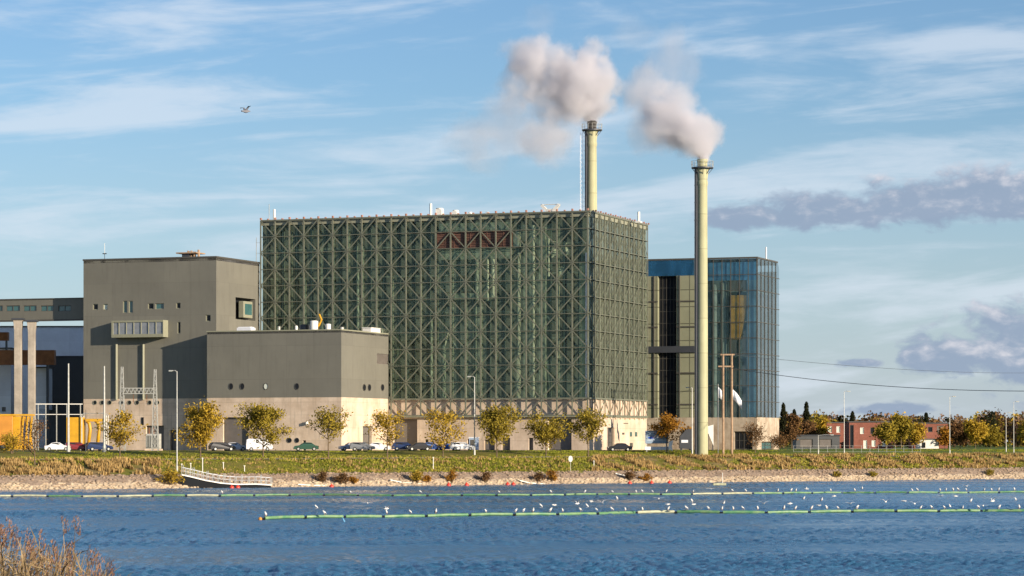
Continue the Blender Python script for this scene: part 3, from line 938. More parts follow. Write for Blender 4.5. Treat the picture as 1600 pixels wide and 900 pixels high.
# projecting bay
P = 2.0
a0 = B1.fx(174, -P); a1 = B1.fx(255, -P); z1 = B1.z(500.5, (a0 + a1) / 2, -P); z0 = B1.z(527, (a0 + a1) / 2, -P)
bay = thing('x', '', '')   # replaced below
bpy.data.objects.remove(bay)
m = MB()
m.box(a0, a1, -P, -0.005, z1 - 0.35, z1); m.box(a0, a1, -P, -0.005, z0, z0 + 0.6)
m.box(a0, a0 + 0.35, -P, -0.005, z0 + 0.6, z1 - 0.35); m.box(a1 - 0.1, a1, -P, -0.005, z0 + 0.6, z1 - 0.35)
bay = m.build('bay_window', 'frame_pale', r1)
MB().box(a0 + 0.35, a1 - 0.1, -P + 0.15, -P + 0.2, z0 + 0.6, z1 - 0.35).build('pane', M['bay_pane'], bay)
m = MB()
for i in range(1, 7):
    q = a0 + (a1 - a0) * i / 7
    m.box(q - 0.06, q + 0.06, -P + 0.02, -P + 0.149, z0 + 0.6, z1 - 0.35)
m.build('mullions', 'frame_pale', bay)
# drain pipes
for px in (182, 224):
    a = B1.fx(px, -0.2); MB().tube([(a, -0.25, ZC - 0.2), (a, -0.25, B1.z(538, a, 0))], 0.24, 10).build('drainpipe', 'frame_pale', r1)
# roof gear
a = B1.fx(288, 4); a2 = B1.fx(299, 4)
m = MB().box(a, a2, 3, 6, LT + 0.0, B1.z(397.5, a, 4)); m.build('roof_cabin', 'steel_dark', r1)
a = B1.fx(280, 4); a2 = B1.fx(312, 4); zq = B1.z(397, a, 4)
m = MB().box(a, a2, 2.6, 6.4, zq, zq + 0.22)
for q in (0.45, 0.6, 0.75, 0.95): m.box(a + (a2 - a) * q, a + (a2 - a) * q + 0.25, 3.5, 4, LT + 0.0, zq + 0.22 + random.uniform(0.1, 0.7))
m.build('roof_platform', 'wood_pole', r1)
a = B1.fx(163.5, 6)
m = MB().tube([(a, 6, LT), (a, 6, B1.z(380, a, 6))], 0.04, 6); m.build('roof_mast', 'white_paint', r1)
m = MB().box(a - 0.35, a + 0.35, 5.8, 6.2, B1.z(397, a, 6), B1.z(395.6, a, 6)); m.tube([(a, 6, LT), (a, 6, B1.z(396, a, 6))], 0.05, 6); m.build('aerial', 'steel_dark', r1)

# ---- lower grey block in front
B2 = Bld('low_grey_block', 'lower grey block with pale concrete base and small round windows, before the hall', -30.9, 509.0)
r2 = B2.root
SW = 26.9; SDp = 22.6; ST = 27.05; ZC2 = 14.95
m = MB().holewall((-SW, 0, ZC2), (1, 0, 0), (0, 0, 1), (0, 1, 0), SW, ST - ZC2, [], 0.3)
sv = B2.sd(589, 607, 553, 569)
m.holewall((0, 0, ZC2), (0, 1, 0), (0, 0, 1), (-1, 0, 0), SDp, ST - ZC2, [(sv[0], sv[1], sv[2] - ZC2, sv[3] - ZC2)], 0.3)
m.quad((-SW, SDp, ZC2), (0, SDp, ZC2), (0, SDp, ST), (-SW, SDp, ST)); m.quad((-SW, 0, ZC2), (-SW, SDp, ZC2), (-SW, SDp, ST), (-SW, 0, ST))
m.build('wall', 'cladding', r2)
m = MB()
z = sv[2]
while z < sv[3] - 0.1: m.box(-0.22, -0.1, sv[0], sv[1], z, z + 0.12); z += 0.22
m.box(-0.3, -0.23, sv[0], sv[1], sv[2], sv[3]); m.build('louver', 'door_metal', r2)
m = MB().box(-SW - 0.1, 0.1, -0.1, 0.4, ST + 0.003, ST + 0.22); m.box(-0.3, 0.1, 0.4, SDp, ST + 0.003, ST + 0.22); m.box(-SW - 0.1, -SW + 0.3, 0.4, SDp, ST + 0.003, ST + 0.22)
m.build('parapet', 'frame_pale', r2)
MB().box(-SW, 0, 0, SDp, ST - 0.4, ST - 0.01).build('roof', 'roofing', r2)
ch = []; cd = []
for (x0, x1, y0, kd) in ((348.5, 388, 652, 'rolling_door'), (473, 478, 688, 'door')):
    a0, a1, z0, z1 = B2.fr(x0, x1, y0, 705)
    ch.append((a0 + SW, a1 + SW, 0, z1 - GZ)); cd.append(((a0, a1, GZ, z1, 0.0), kd))
m = MB().holewall((-SW, 0.02, GZ), (1, 0, 0), (0, 0, 1), (0, 1, 0), SW, ZC2 - GZ, ch, 0.8)
s0 = B2.sd(567, 581, 666, 705)
m.holewall((-0.02, 0.02, GZ), (0, 1, 0), (0, 0, 1), (-1, 0, 0), SDp, ZC2 - GZ, [(s0[0], s0[1], 0, s0[3] - GZ)], 0.8)
m.quad((-SW, 0.02, GZ), (-SW, SDp, GZ), (-SW, SDp, ZC2), (-SW, 0.02, ZC2))
m.build('concrete_base', 'concrete', r2)
for r_, kd in cd: opening(r2, 'f', r_, 0.6, kd, 'frame_dark', 'door_metal', 0.2)
opening(r2, 's', (s0[0], s0[1], GZ, s0[3], -0.02), 0.6, 'door', 'frame_dark', 'door_metal', 0.2, 0, 2)
for px, pm in ((361, 'window'), (378.5, 'window'), (415.5, 'window_pale'), (464, 'window')):
    a0, a1, z0, z1 = B2.fr(px - 3.6, px + 3.6, 598.5, 609)
    opening(r2, 'f', (a0, a1, z0, z1, 0.0), 0.3, 'window', 'frame_dark', pm, rnd=True)
for px in (569, 577, 597.5):
    b0, b1, z0, z1 = B2.sd(px - 2.6, px + 2.6, 600, 611)
    opening(r2, 's', (b0, b1, z0, z1, 0.0), 0.3, 'window', 'frame_dark', 'window', rnd=True)
for px, py, s1 in ((452, 688, 4), (464, 688, 3.5)):
    a0, a1, z0, z1 = B2.fr(px - s1, px + s1, py - 4, py + 4); opening(r2, 'f', (a0, a1, z0, z1, 0.02), 0.3, 'window', 'frame_dark', 'window', rnd=True)
a0, a1, z0, z1 = B2.fr(478, 483, 659, 664); m = MB().lathe((a0 + a1) / 2, -0.3, [(0.01, z0), (0.3, z0 + 0.1), (0.3, z1), (0.01, z1 + .1)], 12); m.build('wall_lamp', 'white_paint', r2)
for (x0, x1, y0, b, nm, mt) in ((482, 494, 501, 8, 'roof_tank', 'white_paint'), (460, 464, 509, 7, 'roof_vent', 'white_paint'), (507, 515, 506, 8, 'roof_tank', 'white_paint'), (468, 478, 508, 9, 'roof_cabin', 'steel_dark'), (530, 536, 511, 10, 'roof_vent', 'galvanised'), (433, 437, 510, 9, 'roof_vent', 'galvanised'), (370, 392, 512, 6, 'roof_duct', 'white_grey')):
    a0 = B2.fx(x0, b); a1 = B2.fx(x1, b); zt = B2.z(y0, a0, b); r_ = (a1 - a0) / 2; c = (a0 + a1) / 2
    if nm in ('roof_tank', 'roof_vent'):
        m = MB().lathe(c, b + r_, [(r_, ST - 0.01), (r_, zt - 0.2 * r_), (r_ * 0.8, zt), (0.01, zt + 0.05)], 18)
        m.build(nm, mt, r2, smooth=False)
    else:
        m = MB().box(a0, a1, b, b + 2, ST - 0.01, zt); m.box(a0 + 0.2, a1 - 0.2, b + 0.2, b + 1.8, zt, zt + 0.15); m.build(nm, mt, r2)
b0 = B2.sy(578, -2); b1 = B2.sy(602, -2); zt = B2.z(512.5, -2, b0)
m = MB().box(-3.5, -1.8, b0, b1, ST - 0.01, zt); m.box(-3.6, -1.7, b0 - 0.1, b1 + 0.1, zt, zt + 0.12); m.build('roof_duct', 'white_paint', r2)
a = B2.fx(497, 9)
MB().tube([(a, 9, ST), (a + 0.1, 9, ST + 1.2), (a + 0.7, 9, ST + 2.4), (a + 0.2, 9, ST + 3.4)], 0.2, 8).build('roof_pipe', 'yellow', r2)

# ---- glass tower on the right
B3 = Bld('glass_block', 'glass fronted block with a blue top band and concrete base, right of the hall', 48.8, 560.0)
r3 = B3.root
GW = 32.0; GD = 17.3; GT = 43.4; GB = 11.75
xl = B3.fx(1101)        # right part is a glass box, left part panelled
m = MB()
# panelled left part in olive, its glass strip and the blue band
z431 = B3.z(431, -18, 0)
dk = B3.fx(1028), B3.fx(1057)
m.holewall((-GW, 0, GB), (1, 0, 0), (0, 0, 1), (0, 1, 0), GW + xl, z431 - GB, [(dk[0] + GW, dk[1] + GW, 0.0, z431 - GB - 0.01)], 0.9)
m.build('panel_wall', material('olive_panel', (0.30, 0.305, 0.20), 0.5, 0.5, var=0.08, scale=0.4, seams=(3.5, 3.4, 0.10), seam_dark=0.35), r3)
MB().box(dk[0], dk[1], 0.85, 0.9, GB, z431).build('dark_glazing', 'window', r3)
m = MB()
for i in range(1, 5): m.box(dk[0] + (dk[1] - dk[0]) * i / 5 - 0.04, dk[0] + (dk[1] - dk[0]) * i / 5 + 0.04, 0.78, 0.845, GB, z431)
for i in range(1, 12): m.box(dk[0], dk[1], 0.79, 0.842, GB + (z431 - GB) * i / 12 - 0.05, GB + (z431 - GB) * i / 12 + 0.05)
m.build('mullions', 'frame_dark', r3)
m = MB()
for py in (471, 511, 583, 632): m.box(-GW, dk[0], -0.16, -0.003, B3.z(py + 1, -18, 0), B3.z(py - 1, -18, 0)); m.box(dk[1], xl, -0.16, -0.003, B3.z(py + 1, -18, 0), B3.z(py - 1, -18, 0))
for px in (1022, 1062): a = B3.fx(px); m.box(a - 0.1, a + 0.1, -0.2, -0.003, GB, z431)
m.build('facade_rails', 'frame_dark', r3)
MB().box(-GW, xl, -0.35, -0.003, B3.z(551, -18, 0), B3.z(541, -18, 0)).build('dark_band', 'steel_dark', r3)
m = MB().quad((-GW, -0.02, z431), (xl, -0.02, z431), (xl, -0.02, GT), (-GW, -0.02, GT)); m.build('upper_glazing', 'glass_band', r3)
MB().box(-GW, xl, 2.0, 2.3, z431, GT).build('inner_wall', 'inner_dark', r3)
# glass box
m = MB().quad((xl, 0, GB), (-0.02, 0, GB), (-0.02, 0, GT), (xl, 0, GT)); m.build('front_glazing', 'glass_blue', r3)
# side with a rounded rear top corner
pr = [(0, GB), (GD, GB)] + [(GD - 1.6 + 1.6 * math.cos(t), GT - 1.6 + 1.6 * math.sin(t)) for t in [i * math.pi / 2 / 8 for i in range(9)]] + [(0, GT)]
m = MB().poly([(0, b, z) for b, z in pr]); m.build('side_glazing', 'glass_tower_side', r3)
z452 = B3.z(438, -6, 0); MB().box(xl + 0.3, -0.3, 0.35, 0.5, z452, GT - 0.6).build('sky_reflection', material('sky_reflection_blue', (0.13, 0.42, 0.66), 0.3, 0.5, var=0.25, scale=0.5), r3)  # blue sheet behind the glass, painted in place of the reflected sky
xq = B3.fx(1166); MB().box(xq, -0.3, 0.35, 0.5, GB + 0.1, z452 - 0.003).build('pale_reflection', material('pale_reflection', (0.24, 0.46, 0.56), 0.3, 0.5, var=0.35, scale=0.3), r3)  # paler blue sheet, the reflection at the right put in as colour
m = MB()
n = 6
for i in range(n + 1):
    a = xl + (0 - xl) * i / n
    m.box(a - 0.06, a + 0.06, -0.14, -0.012, GB, GT)
for i in range(1, 10):
    z = GB + (GT - GB) * i / 10
    m.box(xl, 0, -0.12, -0.013, z - 0.06, z + 0.06); m.box(0.013, 0.12, 0, GD, z - 0.06, z + 0.06)
for j in range(1, 6):
    y = GD * j / 6; m.box(0.012, 0.14, y - 0.06, y + 0.06, GB, GT - 0.1)
m.build('mullions', 'frame_dark', r3)
MB().box(-0.14, 0.14, -0.14, 0.011, GB, GT).build('corner_post', 'frame_dark', r3)
m = MB().box(-GW - 0.1, 0.16, -0.18, 0.35, GT, GT + 0.32)
m.box(-0.35, 0.16, 0.35, GD - 1.4, GT, GT + 0.3); m.build('parapet', 'frame_dark', r3)
m = MB().box(-GW, -0.05, 0.1, GD - 1.6, GT - 0.5, GT - 0.05); m.build('roof', 'roofing', r3)
m = MB().box(-GW, -0.5, GD - 0.4, GD - 0.05, GB, GT - 1.7); m.box(-GW, -GW + 0.3, 0.3, GD - 0.4, GB, GT - 0.6); m.build('back_wall', 'cladding', r3)
MB().box(xl - 0.2, xl + 0.4, 0.05, GD - 0.5, GB, GT - 0.6).build('inner_wall', 'inner_dark', r3)
# things inside the glass box; columns and amber shape stand in for reflections
for (x0, x1, y0, y1, b, mt) in ((1111, 1120, 445, 650, 0.7, 'mid_green'), (1124, 1134, 440, 650, 0.8, 'mid_green'), (1135, 1139, 430, 650, 0.6, 'inner_dark'),
                                (1103, 1109, 405, 650, 1.2, 'inner_dark'), (1150, 1158, 530, 650, 3, 'inner_dark')):
    a0 = B3.fx(x0, b); a1 = B3.fx(x1, b); z1 = B3.z(y0, a0, b)
    r_ = (a1 - a0) / 2
    MB().lathe((a0 + a1) / 2, b + r_, [(r_, GB), (r_, z1 - r_), (r_ * 0.6, z1), (0.01, z1 + 0.2)], 18).build('silo', mt, r3, smooth=False)  # column standing in for a shape reflected in the glass
a0 = B3.fx(1143, 0.8); a1 = B3.fx(1165, 0.8)
pts = []
for t in range(15):
    f = t / 14
    z = B3.z(462, a0, 2) * (1 - f) + B3.z(531, a0, 2) * f
    pts.append((a1 - (a1 - a0) * 0.40 * f ** 2.5, z))
m = MB().prism([(a0, B3.z(462, a0, 2))] + pts + [(a0, B3.z(531, a0, 2))], lambda a, b, d: (a, 0.2 + d, b), 0, 1.2)
m.build('amber_reflection', material('reflection_amber', (0.90, 0.48, 0.06), 0.5, var=0.3, scale=0.5), r3)  # amber reflection in the glass, built as a solid shape
m = MB()
c0 = (B3.fx(1158, 1.5), 1.6, B3.z(452, -5, 0)); c1 = (B3.fx(1141, 1.5), 1.6, B3.z(490, -5, 0)); c2 = (B3.fx(1120, 1.5), 1.6, B3.z(525, -5, 0)); c3 = (B3.fx(1116, 1.5), 1.6, B3.z(560, -5, 0))
m.tube([c0, c1, c2, c3], 0.35, 10); m.build('duct', 'inner_dark', r3)
fl = MB()
for z in (18, 24, 31, 37): fl.box(xl + 0.5, -1.8, 4.5, GD - 0.6, z, z + 0.2); fl.box(xl + 0.5, -1.8, 1.0, 1.2, z, z + 0.2)
fl.build('gallery_floors', 'inner_floor', r3)
# concrete base
ch = []; cd = []
for (x0, x1, y0) in ((1147, 1176, 674),):
    a0, a1, z0, z1 = B3.fr(x0, x1, y0, 705); ch.append((a0 + GW, a1 + GW, 0, z1 - GZ)); cd.append((a0, a1, GZ, z1, 0.01))
m = MB().holewall((-GW, 0.01, GZ), (1, 0, 0), (0, 0, 1), (0, 1, 0), GW, GB - GZ, ch, 0.8)
s0 = B3.sd(1190, 1209, 690, 705)
m.holewall((0.0, 0.01, GZ), (0, 1, 0), (0, 0, 1), (-1, 0, 0), GD, GB - GZ, [(s0[0], s0[1], 0, s0[3] - GZ)], 0.8)
m.quad((-GW, 0, GB - 0.01), (0, 0, GB - 0.01), (0, GD, GB - 0.01), (-GW, GD, GB - 0.01))
m.build('concrete_base', 'concrete_rough', r3)
opening(r3, 'f', cd[0], 0.6, 'rolling_door', 'frame_dark', 'window', 0.2, 3, 1)
opening(r3, 's', (s0[0], s0[1], GZ, s0[3], 0.0), 0.6, 'door', 'frame_dark', 'window_teal', 0.2, 1, 1)
a = B3.fx(1197, 5); b_ = B3.sy(1197, -1.0)
m = MB().tube([(-1, b_, GT - 0.1), (-1, b_, B3.z(386, -1, b_))], 0.16, 8); m.box(-1.5, -0.5, b_ - 0.5, b_ + 0.5, GT - 0.1, GT + 0.5); m.build('roof_mast', 'white_paint', r3)


# ------------------------------------------------------------------ chimneys
def chimney(name, label, pxc, pyt, Yd, zb, r0, platform_py, extra, zvis=None):
    x = (pxc - 800) / F * Yd
    t = thing(name, label, 'chimney', (x, Yd, zb), 0)
    zt = EYE - (pyt - HZ) * Yd / F - zb
    zp = EYE - (platform_py - HZ) * Yd / F - zb
    prof = [(r0 * 1.02, 0), (r0, zp * 0.2), (r0 * 0.93, zp * 0.75), (r0 * 0.91, zp - 3.2), (r0 * 1.0, zp - 3.0), (r0 * 1.0, zp - 2.5), (r0 * 0.92, zp - 2.2), (r0 * 1.12, zp - 0.35), (r0 * 1.12, zp)]
    MB().lathe(0, 0, prof, 40).build('shaft', 'chimney', t, smooth=True)
    MB().lathe(0, 0, [(r0 * 0.9, zp), (r0 * 0.9, zt - 0.5), (r0 * 0.97, zt - 0.45), (r0 * 0.97, zt), (r0 * 0.75, zt), (r0 * 0.75, zt - 2)], 32).build('flue_cap', 'chimney' if extra != 'sooty' else 'soot', t, smooth=False)
    pr_ = r0 * 2.0
    pl = MB().lathe(0, 0, [(r0 * 0.85, zp - 0.1), (pr_, zp - 0.1), (pr_, zp + 0.12), (r0 * 0.85, zp + 0.12)], 32).build('platform', 'steel_dark', t)
    m = MB()
    for i in range(16):
        an = 6.2832 * i / 16; m.tube([(pr_ * math.cos(an), pr_ * math.sin(an), zp + 0.1), (pr_ * math.cos(an), pr_ * math.sin(an), zp + 1.2)], 0.035, 5)
    for zz in (0.6, 1.2):
        m.tube([(pr_ * math.cos(6.2832 * i / 24), pr_ * math.sin(6.2832 * i / 24), zp + zz) for i in range(25)], 0.03, 5)
    m.build('railing', 'galvanised', pl)
    m = MB()
    for i in range(8):
        an = 6.2832 * i / 8; c, s_ = math.cos(an), math.sin(an)
        m.bar((r0 * 0.95 * c, r0 * 0.95 * s_, zp - 1.2), (pr_ * 0.92 * c, pr_ * 0.92 * s_, zp - 0.12), 0.1)
    m.build('brackets', 'steel_dark', pl)
    # caged ladder and a dark strip down the left of the shaft
    an = rad(198); c, s_ = math.cos(an), math.sin(an)
    m = MB()
    for o_ in (-0.24, 0.24):
        m.tube([((r0 + 0.3) * c - o_ * s_, (r0 + 0.3) * s_ + o_ * c, 0.3), ((r0 + 0.2) * c - o_ * s_, (r0 + 0.2) * s_ + o_ * c, zp - 0.1)], 0.045, 6)
    z = 0.6
    while z < zp - 0.3:
        m.bar(((r0 + 0.28) * c - 0.24 * s_, (r0 + 0.28) * s_ + 0.24 * c, z), ((r0 + 0.28) * c + 0.24 * s_, (r0 + 0.28) * s_ - 0.24 * c, z), 0.035); z += 0.45
    m.build('ladder', 'steel_dark', t)
    m = MB().box(-r0 - 0.42, -r0 * 0.80, -0.45, 0.35, 0, zp - 0.15)
    z = 2.0
    while z < zp - 1: m.box(-r0 - 0.47, -r0 * 0.80, -0.5, 0.4, z, z + 0.12); z += 3.1
    m.build('dark_strip', 'steel_dark', t)
    if extra == 'sooty':
        m = MB()
        xo = -(r0 + 0.8)
        m.tube([(xo, 0, 0), (xo, 0, zp - 0.1)], 0.05, 6); m.tube([(xo - 0.5, 0, 0), (xo - 0.5, 0, zp - 0.6)], 0.05, 6)
        z = 1
        while z < zp - 1:
            m.bar((xo, 0, z), (xo - 0.5, 0, z + 0.8), 0.03); m.bar((xo - 0.5, 0, z), (xo, 0, z + 0.8), 0.03); m.bar((xo, 0, z), (-r0 * 0.9, 0, z), 0.05); z += 0.9
        m.build('lift_mast', 'white_grey', t)
        m = MB()
        for i, (q, hh) in enumerate(((20, 0.6), (140, 0.9), (260, 0.5), (320, 0.8))):
            m.tube([(0.5 * r0 * math.cos(rad(q)), 0.5 * r0 * math.sin(rad(q)), zt - 1), (0.5 * r0 * math.cos(rad(q)), 0.5 * r0 * math.sin(rad(q)), zt + 0.15)], r0 * 0.33, 10)
        m.build('flue', 'soot', t)
    return t


chimney('chimney', 'pale green concrete chimney rising out of the roof of the lattice hall', 925, 190, 545.0, ZT - 0.4, 0.98, 203.5, 'sooty')
chimney('chimney', 'free standing tall pale yellow chimney in front of the glass block', 1097.5, 249, 502.2, 4.1, 0.98, 262.5, 'plain')


# ------------------------------------------------------------------ steam
def plume(name, label, puffs, Yd, seed, yoff):
    """puffs: (px, py, radius px, strength). Real scattering vapour in a closed box."""
    P_ = []
    for (px, py, r, s_) in puffs:
        c = pt(px, py, Yd + yoff.get((px, py), 0))
        P_.append((c, r * Yd / F, s_))
    lo = [min(c[i] - r * 1.25 for c, r, s_ in P_) for i in range(3)]; hi = [max(c[i] + r * 1.25 for c, r, s_ in P_) for i in range(3)]
    cen = [(a + b) / 2 for a, b in zip(lo, hi)]
    ob = MB().box(*[v for i in range(3) for v in (lo[i] - cen[i], hi[i] - cen[i])]).build(name, None)
    ob.location = cen
    m = bpy.data.materials.new('steam_' + str(int(seed))); m.use_nodes = True
    ob.data.materials.append(m)
    k = N(m.node_tree); k.n.clear()
    out = k.new('ShaderNodeOutputMaterial')
    vol = k.new('ShaderNodeVolumePrincipled')
    vol.inputs['Color'].default_value = (0.885, 0.875, 0.90, 1)
    vol.inputs['Anisotropy'].default_value = 0.15
    t = k.new('ShaderNodeTexCoord').outputs['Object']
    nv = k.noise(t, 0.13, 5, 0.62, 0.0, out=1)
    wv = k.vmath('ADD', t, k.vmath('SCALE', k.vmath('SUBTRACT', nv, (0.5, 0.5, 0.5)), 7.0))
    fine = k.noise(k.vmath('ADD', t, (seed, 0, 0)), 0.30, 5, 0.6)
    tot = None
    for c, r, s_ in P_:
        d = k.vmath('DISTANCE', wv, tuple(c[i] - cen[i] for i in range(3)), out=1)
        e = k.ramp(k.math('ADD', k.math('DIVIDE', d, r), k.math('MULTIPLY', k.math('SUBTRACT', fine, 0.5), 1.25)), 0.50, 1.06, s_, 0.0)
        tot = e if tot is None else k.math('ADD', tot, e)
    k.put(k.math('MULTIPLY', tot, 1.0), vol.inputs['Density'])
    k.link(vol.outputs[0], out.inputs['Volume'])
    tag(ob, label, 'steam', kind='stuff')
    return ob


plume('steam_plume', 'thick white steam drifting left from the chimney on the hall roof',
      [(923, 187, 12, 1.0), (922, 176, 22, 0.9), (910, 135, 62, 0.55), (920, 92, 32, 0.25), (845, 110, 54, 0.26), (822, 92, 44, 0.2), (862, 150, 46, 0.16), (812, 130, 40, 0.1),
       (852, 218, 46, 0.15), (790, 195, 60, 0.045), (738, 215, 50, 0.045), (765, 245, 36, 0.03), (880, 80, 22, 0.08), (800, 155, 34, 0.06), (845, 30, 30, 0.02), (880, 195, 36, 0.05)], 545.0, 3, {})
plume('steam_plume', 'white steam drifting left from the free standing chimney',
      [(1097, 246, 11, 1.0), (1096, 236, 18, 0.9), (1084, 208, 44, 0.55), (1045, 190, 46, 0.3), (1008, 140, 42, 0.18), (1050, 165, 46, 0.2), (1015, 205, 40, 0.10), (1040, 225, 26, 0.1),
       (1055, 105, 52, 0.06), (990, 50, 36, 0.025), (1050, 60, 32, 0.03)], 505.0, 8, {})


exec_marker = True
# ------------------------------------------------------------------ left end: conveyor bridge, works behind
br = thing('conveyor_bridge', 'grey enclosed conveyor bridge with a row of windows entering the tall grey block', 'bridge', (-96, 541, 0), TH)
def wl(px, py, Yp): return pt(px, py, Yp)
OB = Bld.__new__(Bld); OB.ox, OB.oy, OB.root = -54.9 - 27.75 * ux + 3 * vx, 522.1 - 27.75 * uy + 3 * vy, br
br.location = (OB.ox, OB.oy, 0)
zt = OB.z(467, -5, 0); zb = OB.z(498.5, -5, 0)
wh = []; wo_ = []
for (x0, x1) in ((-60, -42), (-33, -15), (-6, 4), (9.5, 31), (36.5, 57), (63.5, 84), (91, 111)):
    a0, a1 = OB.fx(x0), OB.fx(x1); z0, z1 = OB.z(486.5, a0, 0), OB.z(477.5, a0, 0)
    wh.append((a0 + 60, a1 + 60, z0 - zb, z1 - zb)); wo_.append((a0, a1, z0, z1, 0.0))
m = MB().holewall((-60, 0, zb), (1, 0, 0), (0, 0, 1), (0, 1, 0), 59.98, zt - zb, wh, 0.25)
m.quad((-60, 4, zb), (0, 4, zb), (0, 4, zt), (-60, 4, zt)); m.quad((-60, 0, zb), (0, 0, zb), (0, 4, zb), (-60, 4, zb)); m.build('wall', 'cladding', br)
MB().box(-60, 0, -0.15, 4.1, zt + 0.003, zt + 0.2).build('roof', 'frame_dark', br)
MB().box(-60, 0, -0.1, 0.2, zb - 0.35, zb - 0.003).build('girder', 'frame_dark', br)
for o_ in wo_: opening(br, 'f', o_, 0.2, 'window', 'frame_dark', 'window_teal', 0.1, 1, 0)


def simple_block(name, label, px0, px1, py0, py1, Yd, depth, mat, cat='building', roofm='roofing', wins=(), rz=TH):
    """a far block: local x along its front, with roof and its windows as real parts"""
    p0 = pt(px0, py1, Yd); a = (px1 - px0) / F * Yd
    zt_ = EYE - (py0 - HZ) * Yd / F; zb_ = max(EYE - (py1 - HZ) * Yd / F, GZ)
    t = thing(name, label, cat, (p0.x, Yd, 0), 0)
    hl = []; wl_ = []
    for (x0, x1, y0, y1, pm) in wins:
        b0 = (x0 - px0) / F * Yd; b1 = (x1 - px0) / F * Yd; z0 = EYE - (y1 - HZ) * Yd / F; z1 = EYE - (y0 - HZ) * Yd / F
        z0 = max(z0, zb_)
        hl.append((b0, b1, z0 - zb_, z1 - zb_)); wl_.append(((b0, b1, z0, z1, 0.0), pm))
    m = MB().holewall((0, 0, zb_), (1, 0, 0), (0, 0, 1), (0, 1, 0), a, zt_ - zb_, hl, 0.3)
    m.quad((a, 0, zb_), (a, depth, zb_), (a, depth, zt_), (a, 0, zt_)); m.quad((0, 0, zb_), (0, depth, zb_), (0, depth, zt_), (0, 0, zt_)); m.quad((0, depth, zb_), (a, depth, zb_), (a, depth, zt_), (0, depth, zt_))
    if zb_ > GZ + 0.1: m.quad((0, 0, zb_), (a, 0, zb_), (a, depth, zb_), (0, depth, zb_))
    m.build('wall', mat, t)
    MB().box(-0.2, a + 0.2, -0.2, depth + 0.2, zt_ + 0.003, zt_ + 0.25).build('roof', roofm, t)
    for r_, pm in wl_: opening(t, 'f', r_, 0.2, 'window', 'white_paint' if pm == 'w' else 'frame_dark', 'window_pale' if pm == 'w' else ('door_metal' if pm == 'd' else 'window'), 0.1)
    return t


simple_block('storage_building', 'pale blue grey sheet metal hall behind the pylons at the left edge', -70, 131, 511, 700, 590, 20, 'white_grey')
simple_block('service_building', 'dark blue grey low hall against the tall grey block', 74, 133, 558, 700, 565, 18, 'cladding_dark')
simple_block('stair_tower', 'pale grey tower with a dark slot at the far left edge', -30, 17, 545, 700, 560, 6, 'white_grey', wins=((3, 9, 636, 643, 'd'),))
simple_block('machine_house', 'pale machine house beside the right pylon', 55, 74, 575, 640, 556, 6, 'white_grey')
t = thing('crane_girder', 'rust brown steel girder crossing behind the concrete pylons', 'girder', tuple(pt(-40, 558, 552)[:2]) + (0,), 0)
zz = pt(0, 560, 552).z
m = MB().box(0, 125 / F * 552, 0, 2, pt(0, 570, 552).z, pt(0, 547, 552).z); m.build('beam', 'brown_steel', t)
m = MB().box(0, 52 / F * 552, 0.2, 1.8, pt(0, 532, 552).z, pt(0, 519, 552).z); m.build('upper_beam', 'brown_steel', t)
m = MB(); zt_ = pt(0, 532, 552).z
for q in (1, 5, 9, 12): m.box(q * 0.5, q * 0.5 + 0.25, 0.5, 1.5, pt(0, 547, 552).z, zt_)
for q in (1, 14): m.box(q, q + 0.4, 0.5, 1.5, GZ, pt(0, 570, 552).z)
m.build('legs', 'steel_dark', t)
for (x0, x1, y0, w2, lab) in ((23, 34, 500, 1, 'left one of the two pale concrete pylons under the conveyor bridge'), (44.5, 55, 503, 1, 'right one of the two pale concrete pylons under the conveyor bridge')):
    Yp = 530
    c = pt((x0 + x1) / 2, 645, Yp); hw = (x1 - x0) / 2 / F * Yp; zt_ = pt(0, y0, Yp).z
    t = thing('bridge_pylon', lab, 'pylon', (c.x, Yp, GZ), 0, 'concrete pylons carrying the conveyor bridge')
    m = MB().prism([(-hw * 1.25, 0), (hw * 1.25, 0), (hw * 1.2, 5), (hw, 6.5), (hw, zt_ - GZ - 2), (hw * 1.3, zt_ - GZ), (-hw * 1.3, zt_ - GZ), (-hw, zt_ - GZ - 2), (-hw, 6.5), (-hw * 1.2, 5)], lambda a, b, d: (a, d, b), -0.7, 0.7)
    m.build('shaft', M['pylon'], t, bevel=0.05)
    MB().box(-hw * 1.7, hw * 1.7, -1.0, 1.2, zt_ - GZ + 0.003, zt_ - GZ + 0.35).build('bearing', 'steel_dark', t)
# yellow machinery in the yard
c = pt(-30, 700, 500)
t = thing('yellow_hopper', 'large yellow loading hopper at the left edge of the yard', 'machine', (c.x, 500, GZ), 0)
w1 = 50 / F * 500 ; hgt = pt(0, 647, 500).z - GZ
m = MB().box(0, w1, 0, 3, 0.9, hgt - 0.3); m.build('body', 'orange', t, bevel=0.1)
MB().box(w1, w1 + 1.3, 0.1, 2.9, 0.2, hgt - 0.4).build('end_panel', 'yellow', t, bevel=0.05)
MB().box(-0.1, w1 + 3.4, -0.1, 3.1, hgt - 0.3, hgt).build('rim', 'yellow', t)
m = MB()
for i in range(3):
    q = w1 + 1.4 + i * 0.75
    m.bar((q, 0.2, 0.2), (q + 0.5, 0.2, hgt - 0.4), 0.28); m.bar((q + 0.5, 0.4, 0.2), (q, 0.4, hgt - 0.4), 0.22)
m.build('truss', 'yellow', t)
m = MB()
for q in (0.5, w1 / 2, w1 - 0.5): m.box(q - 0.2, q + 0.2, 0.3, 0.7, 0, 0.9); m.box(q - 0.2, q + 0.2, 2.3, 2.7, 0, 0.9)
m.build('legs', 'steel_dark', t)
c = pt(100, 700, 495)
t = thing('yellow_feeder', 'yellow steel feeder frame with curved legs beside the lamp posts', 'machine', (c.x, 495, GZ), 0)
